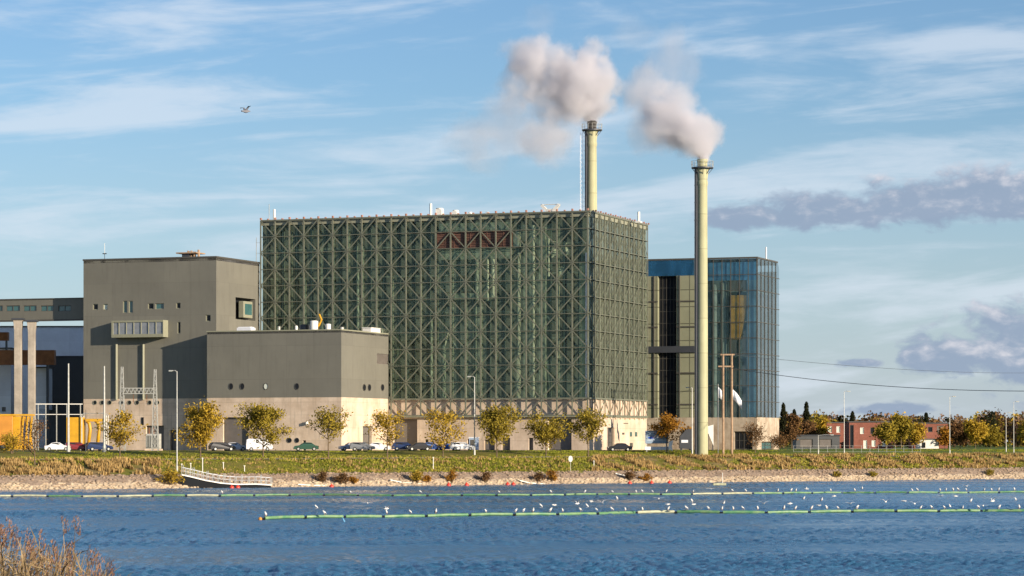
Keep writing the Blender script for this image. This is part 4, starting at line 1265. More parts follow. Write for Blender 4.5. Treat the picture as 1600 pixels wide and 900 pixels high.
hgt = pt(0, 652, 495).z - GZ; w1 = 30 / F * 495
m = MB().box(0.4, w1, 0, 2.5, 0.6, hgt); m.box(0.0, w1 - 0.8, -0.1, 2.6, 0.3, 0.6); m.build('body', 'yellow', t, bevel=0.08)
m = MB()
for q in (w1 + 1.0, w1 + 2.6):
    m.tube([(q - 0.5, 0.5, hgt - 0.6), (q, 0.5, hgt - 1.1), (q + 0.15, 0.5, hgt - 2.2), (q - 0.25, 0.5, 0.2)], 0.30, 10)
m.build('legs', 'yellow', t, smooth=True)
MB().box(w1 + 0.3, w1 + 4.0, 0.1, 1.6, hgt - 0.75, hgt - 0.25).build('top_beam', 'yellow', t)
m = MB()
for y in (-0.4, 1.9): m.tube([(w1 - 0.2, y, 0), (w1 - 0.2, y, hgt + 0.3), (w1 + 0.2, y, hgt + 0.7), (w1 + 3.6, y, hgt + 0.7), (w1 + 4.1, y, hgt + 0.3), (w1 + 4.1, y, 0)], 0.10, 8)
m.build('guard_frame', 'galvanised', t)
# white pipe rack
c = pt(58, 700, 520); t = thing('pipe_rack', 'thin white pipe rack standing behind the yellow machines', 'rack', (c.x, 520, GZ), 0)
h1 = pt(0, 632, 520).z - GZ; h2 = pt(0, 648, 520).z - GZ
m = MB()
for q in (0.2, 1.6, 3.6, 5.5, 8.0): m.box(q - 0.08, q + 0.08, 0, 0.16, 0, h1)
m.build('posts', 'galvanised', t)
m = MB().box(-0.3, 8.4, 0.0, 0.2, h1, h1 + 0.16); m.box(-0.3, 8.4, 0.02, 0.18, h2, h2 + 0.12); m.build('rails', 'white_paint', t)

# switchyard gantry in front of the tall grey block
def lattice_mast(par, x, h, wb, wt, mat='galvanised'):
    m = MB(); n = 9
    def pos(i, sx, sy):
        f = i / n; ww = (wb * (1 - f) + wt * f) / 2
        return (x + sx * ww, sy * ww, h * f)
    for sx, sy in ((-1, -1), (1, -1), (1, 1), (-1, 1)): m.bar(pos(0, sx, sy), pos(n, sx, sy), 0.11)
    for i in range(n):
        for (s1, s2) in (((-1, -1), (1, -1)), ((-1, 1), (1, 1)), ((-1, -1), (-1, 1)), ((1, -1), (1, 1))):
            m.bar(pos(i, *s1), pos(i + 1, *s2), 0.06); m.bar(pos(i, *s2), pos(i + 1, *s1), 0.06); m.bar(pos(i, *s1), pos(i, *s2), 0.06)
    return m.build('lattice_mast', mat, par)
Yg = 496; c = pt(190, 700, Yg)
t = thing('switchyard_gantry', 'pale steel gantry with two pointed lattice masts before the tall grey block', 'gantry', (c.x, Yg, GZ), 0)
sp = 52.5 / F * Yg
lattice_mast(t, 0.1, pt(0, 573, Yg).z - GZ, 1.15, 0.3); lattice_mast(t, sp, pt(0, 577, Yg).z - GZ, 1.15, 0.3)
zb = pt(0, 615, Yg).z - GZ; zt = pt(0, 606.5, Yg).z - GZ
m = MB()
for yy_ in (-0.3, 0.3):
    m.bar((0.2, yy_, zb), (sp, yy_, zb), 0.12); m.bar((0.2, yy_, zt), (sp, yy_, zt), 0.12)
    for i in range(8):
        q = 0.3 + (sp - 0.4) * i / 8; m.bar((q, yy_, zb), (q + sp / 16, yy_, zt), 0.07); m.bar((q + sp / 16, yy_, zt), (q + sp / 8, yy_, zb), 0.07)
m.build('crossbeam', 'galvanised', t)
for q in (0.35, 0.75):
    m = MB()
    for i in range(6): m.lathe(sp * q, 0, [(0.02, zb - 0.25 * i - 0.1), (0.16, zb - 0.25 * i - 0.15), (0.02, zb - 0.25 * i - 0.2)], 10)
    m.tube([(sp * q, 0, zb), (sp * q, 0, zb - 1.7)], 0.03, 6); m.build('insulator', 'brown_steel', t)
# transformer in the yard
c = pt(240, 700, 500)
t = thing('transformer', 'grey transformer standing under the right gantry mast', 'transformer', (c.x, 500, GZ), 0)
MB().box(-1.3, 1.3, -0.8, 0.8, 0.3, 3.0).build('tank', 'galvanised', t, bevel=0.08)
m = MB()
for i in range(9): m.box(-1.2 + i * 0.28, -1.1 + i * 0.28, -1.15, -0.82, 0.6, 2.7)
m.build('radiator', 'galvanised', t)
for q in (-0.8, 0, 0.8):
    m = MB(); m.tube([(q, 0, 3.0), (q, 0, 4.1)], [0.12, 0.05], 8)
    for i in range(5): m.lathe(q, 0, [(0.06, 3.1 + i * 0.18), (0.17, 3.14 + i * 0.18), (0.06, 3.2 + i * 0.18)], 10)
    m.build('bushing', 'brown_steel', t)
MB().box(-1.5, 1.5, -1.0, 1.0, 0, 0.3).build('plinth', 'concrete', t)


# ------------------------------------------------------------------ lamp posts, poles, flags
def lamp_post(label, px, pyb, pyt, arm=1.0, mat='galvanised', r=0.11, name='street_lamp', cat='street lamp', P0=None, group='lamp posts along the shore'):
    b = P0 if P0 is not None else at(px, pyb)
    h = pt(px, pyt, b.y).z - b.z
    t = thing(name, label, cat, tuple(b), 0, group)
    m = MB().tube([(0, 0, -0.1), (0, 0, h * 0.5), (0, 0, h)], [r, r * 0.8, r * 0.55], 10); m.tube([(0, 0, -0.1), (0, 0, 1.0)], r * 1.5, 10)
    m.build('pole', mat, t, smooth=False)
    if arm:
        m = MB().tube([(0, 0, h - 0.1), (arm * 0.5, 0, h + 0.12), (arm, 0, h + 0.12)], [r * 0.5, r * 0.45, r * 0.4], 8); m.build('arm', mat, t)
        s_ = 1 if arm > 0 else -1
        hd = MB().box(arm - 0.05 * s_, arm + 0.65 * s_, -0.15, 0.15, h + 0.02, h + 0.16).build('lamp_head', 'galvanised', t, bevel=0.05)
        MB().box(arm + 0.1 * s_, arm + 0.65 * s_, -0.12, 0.12, h - 0.02, h + 0.019).build('lens', 'window_pale', hd)
    return t


lamp_post('tall slim shore lamp with its head turned left, beside the gangway', 276.5, 738, 580, -0.6, r=0.12)
lamp_post('shore lamp with its head turned left, standing before the lattice hall', 741.5, 713, 589, -0.6, r=0.12)
lamp_post('slim lamp close to the left foot of the free standing chimney', 1081.5, 711, 606, -0.5, 'white_paint', r=0.1)
lamp_post('lamp with a bent arm beside the black roofed shed', 1278.5, 712, 680, 2.2, 'galvanised', r=0.065)
lamp_post('tall thin lamp directly in front of the left end of the brick houses', 1319, 713, 612, 0.5, r=0.075)
lamp_post('tall thin lamp right of the brick houses', 1484, 712, 620, 0.5, r=0.075)
lamp_post('pale lamp pole near the right edge, taller than its neighbour', 1584, 710, 628, 0.4, r=0.065)
lamp_post('short pale lamp pole in front of the far wood', 1572, 706, 645, 0.4, r=0.065)
lamp_post('thick pale mast without a lamp beside the yellow feeder', 107, 706, 568, 0, 'galvanised', 0.2, 'mast', 'mast', group='plain masts in the yard')
lamp_post('thick pale mast in front of the left edge of the grey block', 163, 706, 572, 0, 'galvanised', 0.2, 'mast', 'mast', group='plain masts in the yard')
lamp_post('thin dark mast with a round tank foot left of the bare tree', 134, 706, 640, 0, 'steel_dark', 0.06, 'mast', 'mast', group='plain masts in the yard')


def bent_strip(pts, hgt_fn, name, mat, par):
    m = MB()
    n = len(pts)
    for i, (x, y, z) in enumerate(pts):
        h = hgt_fn(i / (n - 1)); m.v += [(x, y - 0.02, z), (x, y - 0.02, z - h), (x, y + 0.02, z), (x, y + 0.02, z - h)]
        if i:
            b = (i - 1) * 4; m.f += [(b, b + 4, b + 5, b + 1), (b + 2, b + 3, b + 7, b + 6), (b, b + 2, b + 6, b + 4), (b + 1, b + 5, b + 7, b + 3)]
    return m.build(name, mat, par, smooth=True)


for px, pyb, pyt, fy0, fw_, lab in ((1122, 708, 600, 605, 0.75, 'left one of the two white flags, hanging limp on its pole'), (1142.5, 708, 600, 607, 1.9, 'right one of the two white flags, blown out to the right')):
    b = at(px, pyb); h = pt(px, pyt, b.y).z - b.z
    t = thing('flagpole', lab, 'flagpole', tuple(b), 0, 'flagpoles before the glass block')
    MB().tube([(0, 0, -0.1), (0, 0, h)], [0.08, 0.045], 8).build('pole', 'white_paint', t)
    z = pt(px, fy0, b.y).z - b.z
    bent_strip([(0.05 + fw_ * i / 10, 0.22 * math.sin(i * 0.9), z - 0.06 * i * fw_ - 0.02 * i * i * fw_ * 0.3) for i in range(11)], lambda f: 1.9 - 0.3 * f, 'flag', 'flag', t)

# H-frame wooden power pole and its line
b = at(1130, 709); b2 = Vector((b.x + 13.5 / F * b.y, b.y, b.z))
t = thing('power_pole', 'wooden H shaped power pole carrying the overhead line, right of the tall chimney', 'power pole', tuple(b), 0)
h = pt(1130, 553, b.y).z - b.z; hx = 13.5 / F * b.y
MB().tube([(0, 0, -0.2), (0, 0, h)], [0.24, 0.17], 10).build('pole', 'wood_pole', t); MB().tube([(hx, 0, -0.2), (hx, 0, h)], [0.24, 0.17], 10).build('pole', 'wood_pole', t)
m = MB().box(-0.5, hx + 0.5, -0.12, 0.12, h - 0.25, h); m.build('crossarm', 'wood_pole', t)
m = MB().box(-0.9, hx + 0.3, -0.12, 0.12, h - 2.4, h - 2.15); m.build('crossarm', 'wood_pole', t)
for q in (-0.7, hx / 2, hx + 0.2):
    m = MB()
    for i in range(4): m.lathe(q, 0, [(0.03, h - 2.45 - i * 0.18), (0.15, h - 2.5 - i * 0.18), (0.03, h - 2.56 - i * 0.18)], 8)
    m.build('insulator', 'frame_dark', t)


def cable(label, p0, p1, sag, r):
    pts = []
    for i in range(25):
        f = i / 24; p_ = p0.lerp(p1, f); pts.append((p_.x, p_.y, p_.z - sag * 4 * f * (1 - f)))
    return tag(MB().tube(pts, r, 6).build('overhead_cable', 'steel_dark'), label, 'cable', 'overhead power cables')


yb = b.y
cable('thick lower overhead cable running right from the wooden power pole', Vector((b.x + hx, yb, b.z + h - 2.6)), pt(1700, 610, 430), 1.4, 0.05)
cable('thin upper overhead cable running right from the wooden power pole', Vector((b.x + hx, yb, b.z + h - 0.1)), pt(1720, 578, 900), 2.0, 0.035)

# billboard
b = at(1026, 706); w1 = 36 / F * b.y
t = thing('billboard', 'blue grey notice board with a dark blue oval mark, beside the hall corner', 'sign', (b.x, b.y, b.z), rad(4))
hb = pt(0, 693, b.y).z - b.z; ht = pt(0, 673, b.y).z - b.z
MB().box(-w1 / 2, w1 / 2, -0.06, 0.06, hb, ht).build('board', 'sign_blue', t, bevel=0.02)
m = MB()
for q in (-w1 / 2 + 0.3, w1 / 2 - 0.3): m.box(q - 0.08, q + 0.08, 0.07, 0.2, 0, ht - 0.1)
m.build('posts', 'galvanised', t)
m = MB(); cxl, czl = -w1 / 2 + 1.1, hb + (ht - hb) * 0.45
m.poly([(cxl + 0.62 * math.cos(6.2832 * i / 24), -0.068, czl + 0.2 * math.sin(6.2832 * i / 24)) for i in range(24)]); m.build('logo', 'logo_blue', t)
m = MB()
for q, l0, l1 in ((0.62, -0.1, w1 / 2 - 0.3), (0.48, 0.0, w1 / 2 - 0.6), (0.25, -w1 / 2 + 0.4, w1 / 2 - 0.4), (0.84, -w1 / 2 + 0.4, w1 / 2 - 0.9)):
    m.box(l0, l1, -0.068, -0.0605, hb + (ht - hb) * q, hb + (ht - hb) * q + 0.1)
m.build('lettering', 'letter', t)
m = MB().box(-w1 / 2 - 0.1, w1 / 2 + 0.1, -0.15, 0.15, 0.35, 0.95); m.build('base_panel', 'white_grey', t)
b = at(1045, 708)
t = thing('banner', 'small white banner sail right of the blue grey board', 'banner', tuple(b), 0)
MB().tube([(0, 0, 0), (0, 0, 2.4)], 0.03, 6).build('pole', 'galvanised', t)
m = MB().prism([(0.02, 0.7), (0.7, 0.4), (0.55, 1.2), (0.8, 2.3), (0.02, 2.0)], lambda a, b_, d: (a, d, b_), -0.015, 0.015); m.build('cloth', 'white_paint', t)
# white wedge wall and dark container by the chimney foot
c = pt(1105, 700, 512)
t = thing('fuel_silo', 'small white silo with a sloping bottom right of the tall chimney', 'silo', (c.x, 512, GZ), 0)
m = MB().prism([(0.15, 3.2), (1.15, 0.8), (1.15, 4.7), (0.15, 4.4)], lambda a, b_, d: (a, d, b_), 0, 1.4); m.build('body', 'white_paint', t)
m = MB()
for q in (0.2, 1.05): m.box(q - 0.05, q + 0.05, 0.1, 0.2, 0, 3); m.box(q - 0.05, q + 0.05, 1.2, 1.3, 0, 3)
m.build('legs', 'steel_dark', t)
c = pt(1062, 700, 508)
t = thing('waste_container', 'dark container with a slanting lid left of the tall chimney foot', 'container', (c.x, 508, GZ), 0)
m = MB().prism([(0, 0.4), (2.3, 0.2), (2.3, 3.9), (1.2, 3.8), (0.1, 2.6)], lambda a, b_, d: (a, d, b_), 0, 3); m.build('body', 'steel_dark', t)
m = MB().box(0.3, 1.5, -0.05, -0.003, 1.4, 1.9); m.build('plate', 'white_grey', t)
m = MB().box(0.2, 0.5, 0.2, 2.8, 0, 0.4); m.box(1.8, 2.1, 0.2, 2.8, 0, 0.3); m.build('skids', 'steel_dark', t)
# round white sign on the bank
b = at(891.5, 736)
t = thing('shore_sign', 'round white sign on a thin post on the green bank', 'sign', tuple(b), 0)
h = pt(0, 717, b.y).z - b.z
MB().tube([(0, 0, -0.1), (0, 0, h)], 0.035, 6).build('post', 'galvanised', t)
m = MB(); n = 20
m.prism([(0.35 * math.cos(6.2832 * i / n), h + 0.52 * math.sin(6.2832 * i / n)) for i in range(n)], lambda a, b_, d: (a, d, b_), -0.06, -0.03); m.build('plate', 'white_paint', t)
b = at(895, 690 + 19); 
# striped post
b = at(1098.5, 712)
# chain link fence by the houses
p0 = at(1240, 707)
t = thing('wire_fence', 'low wire fence along the far lawn at the right', 'fence', (p0.x, p0.y, p0.z), 0)
fl = 60
m = MB()
for i in range(0, 16):
    m.tube([(i * 1.6, i * 0.1, 0), (i * 1.6, i * 0.1, 1.3)], 0.035, 5)
m.build('posts', 'galvanised', t)
m = MB()
for z in (0.15, 0.7, 1.25): m.bar((0, 0, z), (24, 1.5, z), 0.025)
m.build('wires', 'galvanised', t)

# ------------------------------------------------------------------ cars
def car_outline(kind):
    if kind == 'van': return [(-2.3, .35), (-2.3, 1.1), (-2.2, 1.95), (-1.9, 2.1), (1.0, 2.1), (1.35, 1.95), (1.9, 1.25), (2.3, 1.05), (2.35, .35)]
    if kind == 'estate': return [(-2.25, .3), (-2.28, .85), (-2.15, 1.0), (-1.95, 1.42), (-1.6, 1.5), (0.4, 1.48), (1.2, 0.98), (2.1, 0.82), (2.25, .6), (2.22, .3)]
    return [(-2.2, .3), (-2.25, .85), (-1.6, .95), (-0.95, 1.40), (-0.5, 1.46), (0.35, 1.44), (1.1, .97), (2.0, .82), (2.2, .6), (2.2, .3)]


def make_car(kind, paint):
    t = thing('parked_car', 'x', 'car')
    o = car_outline(kind); m = MB(); n = len(o)
    zc = 0.95 if kind != 'van' else 1.2
    rings = []
    for y in (-0.88, -0.80, 0.80, 0.88):
        edge = abs(y) > 0.85
        base = len(m.v); rings.append(base)
        for a, z in o:
            inset = 0.0
            zz = z - (0.05 if edge else 0)
            yy_ = y if z <= zc + 0.06 else y * 0.86
            m.v.append((a * (0.985 if edge else 1), yy_, zz))
    for r in range(3):
        for j in range(n):
            k_ = (j + 1) % n; m.f.append((rings[r] + j, rings[r] + k_, rings[r + 1] + k_, rings[r + 1] + j))
    m.f.append(tuple(rings[0] + j for j in range(n))); m.f.append(tuple(rings[3] + j for j in range(n))[::-1])
    m.build('body', paint, t, smooth=False)
    top = max(z for a, z in o)
    for s_ in (-1, 1):
        if kind == 'van': wp = [(0.15, 1.25), (1.65, 1.25), (1.2, 1.9), (0.15, 1.95)]
        elif kind == 'estate': wp = [(-2.0, 1.02), (1.0, 1.0), (0.35, top - 0.1), (-1.7, top - 0.1)]
        else: wp = [(-1.35, 1.0), (0.95, 1.0), (0.3, top - 0.1), (-0.85, top - 0.1)]
        m = MB().prism(wp, lambda a, b_, d: (a, d, b_), s_ * 0.775, s_ * 0.80); m.build('side_window', 'window', t)
    # windscreen
    if kind == 'van': ws = [(1.38, 1.9), (1.88, 1.30)]
    elif kind == 'estate': ws = [(0.47, 1.45), (1.17, 1.02)]
    else: ws = [(0.42, 1.41), (1.07, 1.01)]
    (xa, za), (xb, zb_) = ws
    MB().quad((xa, -0.62, za + .03), (xa, 0.62, za + .03), (xb, 0.70, zb_ + .03), (xb, -0.70, zb_ + .03)).build('windscreen', 'window', t)
    for x in (-1.4, 1.4):
        for s_ in (-1, 1):
            wv_ = MB().tube([(x, s_ * 0.70, 0.32), (x, s_ * 0.91, 0.32)], 0.32, 16).build('wheel', 'rubber', t)
            MB().tube([(x, s_ * 0.905, 0.32), (x, s_ * 0.925, 0.32)], 0.19, 12).build('rim', 'galvanised', wv_)
    for s_ in (-1, 1):
        MB().box(2.15, 2.24, s_ * 0.62 - 0.16, s_ * 0.62 + 0.16, 0.6, 0.74).build('headlight', 'window_pale', t)
        MB().box(-2.29, -2.2, s_ * 0.68 - 0.12, s_ * 0.68 + 0.12, 0.7, 0.86).build('tail_light', 'red_buoy', t)
    return t


paints = {}
def paint(nm, c):
    paints[nm] = material('paint_' + nm, c, 0.25, 0.6, var=0.02); return paints[nm]
for nm, c in (('black', (0.012, 0.012, 0.015)), ('dark_red', (0.16, 0.012, 0.015)), ('silver', (0.45, 0.46, 0.48)), ('white', (0.75, 0.75, 0.75)), ('blue', (0.03, 0.10, 0.32)), ('navy', (0.015, 0.03, 0.09)), ('grey', (0.16, 0.17, 0.18)), ('green', (0.03, 0.08, 0.05))): paint(nm, c)
cars = [(90, 'saloon', 'white', 'white car at the left end of the car park, by the bare tree'),
        (121, 'estate', 'dark_red', 'dark red car parked in front of the yellow feeder'),
        (143, 'saloon', 'black', 'black car parked right of the dark red one'),
        (156, 'estate', 'navy', 'navy estate car below the left edge of the grey block'),
        (347, 'estate', 'black', 'black car in front of the big door of the lower block'),
        (366, 'saloon', 'silver', 'silver car in front of the big door of the lower block'),
        (405, 'van', 'white', 'white van parked behind the thick yellow tree'),
        (478, 'saloon', 'green', 'dark green car before the concrete base of the lower block'),
        (549, 'saloon', 'silver', 'silver car below the bright right corner of the lower block'),
        (566, 'estate', 'grey', 'grey estate car at the side door of the lower block'),
        (590, 'saloon', 'white', 'white car between the two blocks of the plant'),
        (632, 'estate', 'navy', 'navy car before the open door at the left of the lattice hall'),
        (654, 'saloon', 'black', 'black car right of the navy one at the hall door'),
        (672, 'saloon', 'blue', 'bright blue car left of the sparse tree'),
        (703, 'saloon', 'blue', 'blue and low car right of the sparse tree before the hall'),
        (722, 'estate', 'white', 'white estate car left of the lamp before the hall'),
        (968, 'saloon', 'black', 'black car alone by the side wall of the lattice hall')]
for i, (px, kd, pn, lab) in enumerate(cars):
    t = make_car(kd, paints[pn]); t['label'] = lab; t['group'] = 'cars parked before the plant'
    k_ = (px - 800) / F
    Yc = {True: 489, False: 497}[px < 450] + (i % 3) * 1.3
    if px > 900: Yc = 512
    t.location = (k_ * Yc, Yc, max(ground_z(k_ * Yc, Yc), 0) + 0.0); t.rotation_euler.z = rad(random.choice((8, 15, 188, 20, 196)))
# a blue grey kiosk by the hall
c = pt(733, 700, 505)
t = thing('site_cabin', 'small pale blue cabin behind the lamp before the hall', 'cabin', (c.x, 505, GZ), 0)
wc = 15 / F * 505; hc = pt(0, 684, 505).z - GZ
MB().box(0, wc, 0, 2.2, 0.1, hc).build('wall', material('cabin_blue', (0.30, 0.38, 0.50), 0.6, var=0.1), t)
MB().box(-0.1, wc + 0.1, -0.1, 2.3, hc, hc + 0.12).build('roof', 'white_grey', t); MB().box(0.2, 0.9, -0.04, -0.002, 0.15, 1.95).build('door', 'frame_dark', t)


# ------------------------------------------------------------------ trees
def grow(h, spread, seed, nb=10, lean=0.0, upright=0.6):
    """trunk, limbs and twig ends"""
    r = random.Random(seed); m = MB(); ends = []
    th = h * r.uniform(0.17, 0.27)
    top = Vector((lean, 0, h * 0.92))
    tr = [Vector((0, 0, -0.2)), Vector((0.03, 0, th * 0.5)), Vector((lean * 0.3, 0, th)), Vector((lean * 0.6, 0, h * 0.6)), top]
    rr = [h * 0.020, h * 0.016, h * 0.014, h * 0.008, h * 0.002]
    m.tube(tr, rr, 7)
    for i in range(nb):
        f = r.uniform(0.0, 0.9); z0 = th + (h * 0.85 - th) * f; az_ = i * 2.4 + r.uniform(-0.4, 0.4)
        ln = spread * (1.0 - 0.55 * f) * r.uniform(0.75, 1.1)
        p0 = Vector((lean * z0 / h, 0, z0)); d = Vector((math.cos(az_), math.sin(az_), upright + 0.5 * f)); p1 = p0 + d * ln * 0.5; p2 = p0 + Vector((d.x, d.y, d.z * 1.1)) * ln
        m.tube([p0, p1, p2], [h * 0.010, h * 0.007, h * 0.002], 5, cap=False)
        ends += [p1, p2, p0.lerp(p1, 0.6)]
        for q in range(4):
            s0 = p0.lerp(p2, r.uniform(0.35, 0.95)); dd = Vector((r.uniform(-1, 1), r.uniform(-1, 1), r.uniform(0.1, 1.0))) * ln * 0.42
            m.tube([s0, s0 + dd], [h * 0.0045, h * 0.0015], 4, cap=False); ends += [s0 + dd, s0 + dd * 0.5]
    ends.append(top)
    return m, ends


def leaves(ends, n, size, spread, seed, flat=0.0):
    r = np.random.default_rng(seed)
    E = np.array([tuple(e) for e in ends])
    wgt = r.uniform(0.15, 1.0, len(E)) ** 1.5; wgt /= wgt.sum()
    c = E[r.choice(len(E), n, p=wgt)] + r.normal(0, spread, (n, 3)) * np.array([1, 1, 0.8])
    a = r.normal(size=(n, 3)); a /= np.linalg.norm(a, axis=1)[:, None]
    b = np.cross(a, r.normal(size=(n, 3))); b /= np.linalg.norm(b, axis=1)[:, None]
    s_ = size * r.uniform(0.5, 1.35, (n, 1))
    v = np.stack([c - a * s_, c - b * s_ * 0.6, c + a * s_, c + b * s_ * 0.6], 1).reshape(-1, 3)
    f = np.arange(4 * n).reshape(n, 4)
    return v, f


def tree(name, label, px, pyb, pyt, wpx, mat, nleaf, seed, group, P0=None, size=0.19, sp=0.48, cat='tree', nb=12, bare=False, up=0.6):
    b = P0 if P0 is not None else at(px, pyb)
    h = (pt(px, pyt, b.y).z - b.z) * 0.93; wd = wpx / F * b.y
    t = thing(name, label, cat, tuple(b), 0, group)
    m, ends = grow(h, wd * 0.68, seed, nb, upright=up)
    m.build('trunk', 'bark', t)
    v, f = leaves(ends, int(nleaf * 2.1), size, sp * 1.1, seed)
    v[:, 2] = np.where(v[:, 2] < h * 0.14, h * 0.14 + abs(v[:, 2]) * 0.1, v[:, 2])
    fast_mesh('crown', v, f, mat, t)
    return t


G1 = 'small street trees along the shore lawn'
tree('street_tree', 'almost bare grey brown young tree at the left end of the lawn', 54, 726, 648, 40, 'leaf_brown', 380, 1, G1, size=0.13)
tree('street_tree', 'sparse yellowish tree in front of the gantry', 187, 716, 645, 48, 'leaf_yellow', 900, 2, G1)
tree('street_tree', 'dense golden green tree in front of the shaded gap between the blocks', 313, 716, 636, 62, 'leaf_yellow', 2600, 3, G1)
tree('street_tree', 'round olive tree partly hiding the big door of the lower block', 411, 715, 640, 66, 'leaf_olive', 2400, 4, G1)
tree('street_tree', 'thin tree at the right half of the lower block', 513, 716, 643, 50, 'leaf_olive', 900, 5, G1)
tree('street_tree', 'sparse pale tree before the bright corner of the lower block', 605, 716, 645, 50, 'leaf_yellow', 750, 6, G1)
tree('street_tree', 'sparse tree above the blue cars before the hall', 692, 715, 650, 56, 'leaf_yellow', 950, 7, G1)
tree('street_tree', 'thick olive tree right of the lamp before the hall', 776, 715, 645, 62, 'leaf_olive', 2600, 8, G1)
tree('street_tree', 'leafy tree left of the right hand hall door', 853, 714, 650, 50, 'leaf_olive', 1900, 9, G1)
tree('street_tree', 'tree in front of the sunlit corner of the lattice hall', 919, 714, 643, 54, 'leaf_olive', 1500, 10, G1)
tree('street_tree', 'orange bushy tree behind the blue grey board', 1042, 704, 655, 40, 'leaf_orange', 1700, 12, G1, P0=Vector((pt(1042, 700, 512).x, 512, GZ)))
tree('street_tree', 'thin low tree at the base of the glass block', 1180, 708, 662, 30, 'leaf_brown', 600, 13, G1, size=0.14)
tree('street_tree', 'small brown tree just left of the glass block door', 1216, 706, 684, 24, 'leaf_brown', 600, 14, G1, size=0.14)

# far right: trees round the brick houses
G2 = 'trees by the brick houses'
FT = [(1237, 640, 30, 'leaf_brown', 640, 'brown tree close to the right edge of the glass block', 1300),
      (1262, 655, 30, 'leaf_brown', 660, 'low brown tree above the left end of the black roofed shed', 1000),
      (1284, 648, 26, 'leaf_yellow', 665, 'yellow tipped tree behind the left brick house', 900),
      (1384, 655, 36, 'leaf_olive', 600, 'olive tree hiding the middle of the brick houses', 1800),
      (1408, 646, 44, 'leaf_olive', 610, 'tallest yellow green tree between the brick houses', 2300),
      (1430, 656, 30, 'leaf_yellow', 620, 'yellow tree left of the brick house with two windows', 1500),
      (1500, 658, 34, 'leaf_brown', 630, 'brown tree directly right of the brick houses', 1400),
      (1524, 661, 46, 'leaf_yellow', 620, 'broad golden tree right of the tall thin lamp', 2300),
      (1548, 668, 32, 'leaf_olive', 625, 'low olive tree beside the broad golden one', 1400),
      (1476, 664, 20, 'leaf_orange', 640, 'slender orange tree at the right end of the houses', 800)]
for i, (px, pyt, wpx, mt, Yd, lab, nl) in enumerate(FT):
    c = pt(px, 700, Yd); tree('autumn_tree', lab, px, 0, pyt + 4, wpx * 0.72, mt, nl, 40 + i, G2, P0=Vector((c.x, Yd, GZ)), size=0.26, sp=0.5)


def conifer(label, px, pyt, Yd, wpx, seed):
    c = pt(px, 700, Yd); h = pt(px, pyt, Yd).z - GZ; w_ = wpx * 1.5 / F * Yd / 2
    t = thing('spruce', label, 'tree', (c.x, Yd, GZ), 0, 'dark spruces above the far wood')
    MB().tube([(0, 0, -0.2), (0, 0, h)], [0.25, 0.03], 7).build('trunk', 'bark', t)
    r = np.random.default_rng(seed); n = 1500
    z = h * (0.12 + 0.88 * r.uniform(0, 1, n) ** 0.8); rr = w_ * (1 - (z / h) ** 1.4) * (0.75 + 0.25 * np.sin(z * 3)) * np.sqrt(r.uniform(0.15, 1, n)) + 0.1
    an = r.uniform(0, 6.28, n)
    cc = np.stack([rr * np.cos(an), rr * np.sin(an), z - rr * 0.35], 1)
    d = np.stack([np.cos(an), np.sin(an), -0.5 + r.normal(0, .2, n)], 1) * 0.42; s_ = np.stack([-np.sin(an), np.cos(an), r.normal(0, .3, n)], 1) * 0.2
    v = np.stack([cc - d, cc - s_, cc + d, cc + s_], 1).reshape(-1, 3)
    fast_mesh('crown', v, np.arange(4 * n).reshape(n, 4), 'needle', t)


conifer('tall dark spruce right beside the glass block', 1224, 630, 700, 18, 1)
conifer('tallest spruce, standing above the black roofed shed', 1260, 628, 720, 20, 2)
conifer('small dark spruce behind the left brick house', 1332, 643, 760, 16, 3)
conifer('lone dark spruce behind the right brick house', 1447, 645, 740, 18, 4)
conifer('low spruce between the two taller dark spruces', 1241, 640, 730, 16, 5)

# the wood behind reads as one mass
r = np.random.default_rng(77)
VV = []; FF = []; MI = []; nv0 = 0
for i in range(170):
    px = r.uniform(1205, 1720); Yd = r.uniform(760, 1000)
    pyt = 655 + 3 * math.sin(px / 23) + r.normal(0, 4) - (4 if px > 1470 else 0)
    if 1270 < px < 1370: pyt += -4
    c = pt(px, 700, Yd); h = pt(px, pyt, Yd).z - GZ; wdt = r.uniform(2.2, 4.5)
    n = 420
    th = r.uniform(0, 6.28, n); ph = np.arccos(r.uniform(-1, 1, n)); q = r.uniform(0.25, 1, n) ** 0.5
    lump = 1 + 0.25 * np.sin(3 * th + i) * np.sin(2 * ph + i)
    cc = np.stack([c.x + wdt * q * lump * np.sin(ph) * np.cos(th), Yd + wdt * q * lump * np.sin(ph) * np.sin(th), GZ + h * 0.52 + h * 0.50 * q * lump * np.cos(ph)], 1)
    a = r.normal(size=(n, 3)); a /= np.linalg.norm(a, axis=1)[:, None]; b_ = np.cross(a, r.normal(size=(n, 3))); b_ /= np.linalg.norm(b_, axis=1)[:, None]
    s_ = r.uniform(0.25, 0.6, (n, 1))
    v = np.stack([cc - a * s_, cc - b_ * s_ * .7, cc + a * s_, cc + b_ * s_ * .7], 1).reshape(-1, 3)
    VV.append(v); FF.append(np.arange(4 * n).reshape(n, 4) + nv0); nv0 += 4 * n
    MI += [int(r.choice([0, 0, 1, 2, 3, 4], p=[.2, .2, .2, .12, .13, .15]))] * n
wood = fast_mesh('far_wood', np.concatenate(VV), np.concatenate(FF), ['leaf_brown', 'leaf_olive', 'leaf_yellow', 'needle', 'twig_brown'])
wood.data.polygons.foreach_set('material_index', np.array(MI, dtype=np.int32))
tag(wood, 'brown and olive autumn wood behind the brick houses', 'wood', kind='stuff')

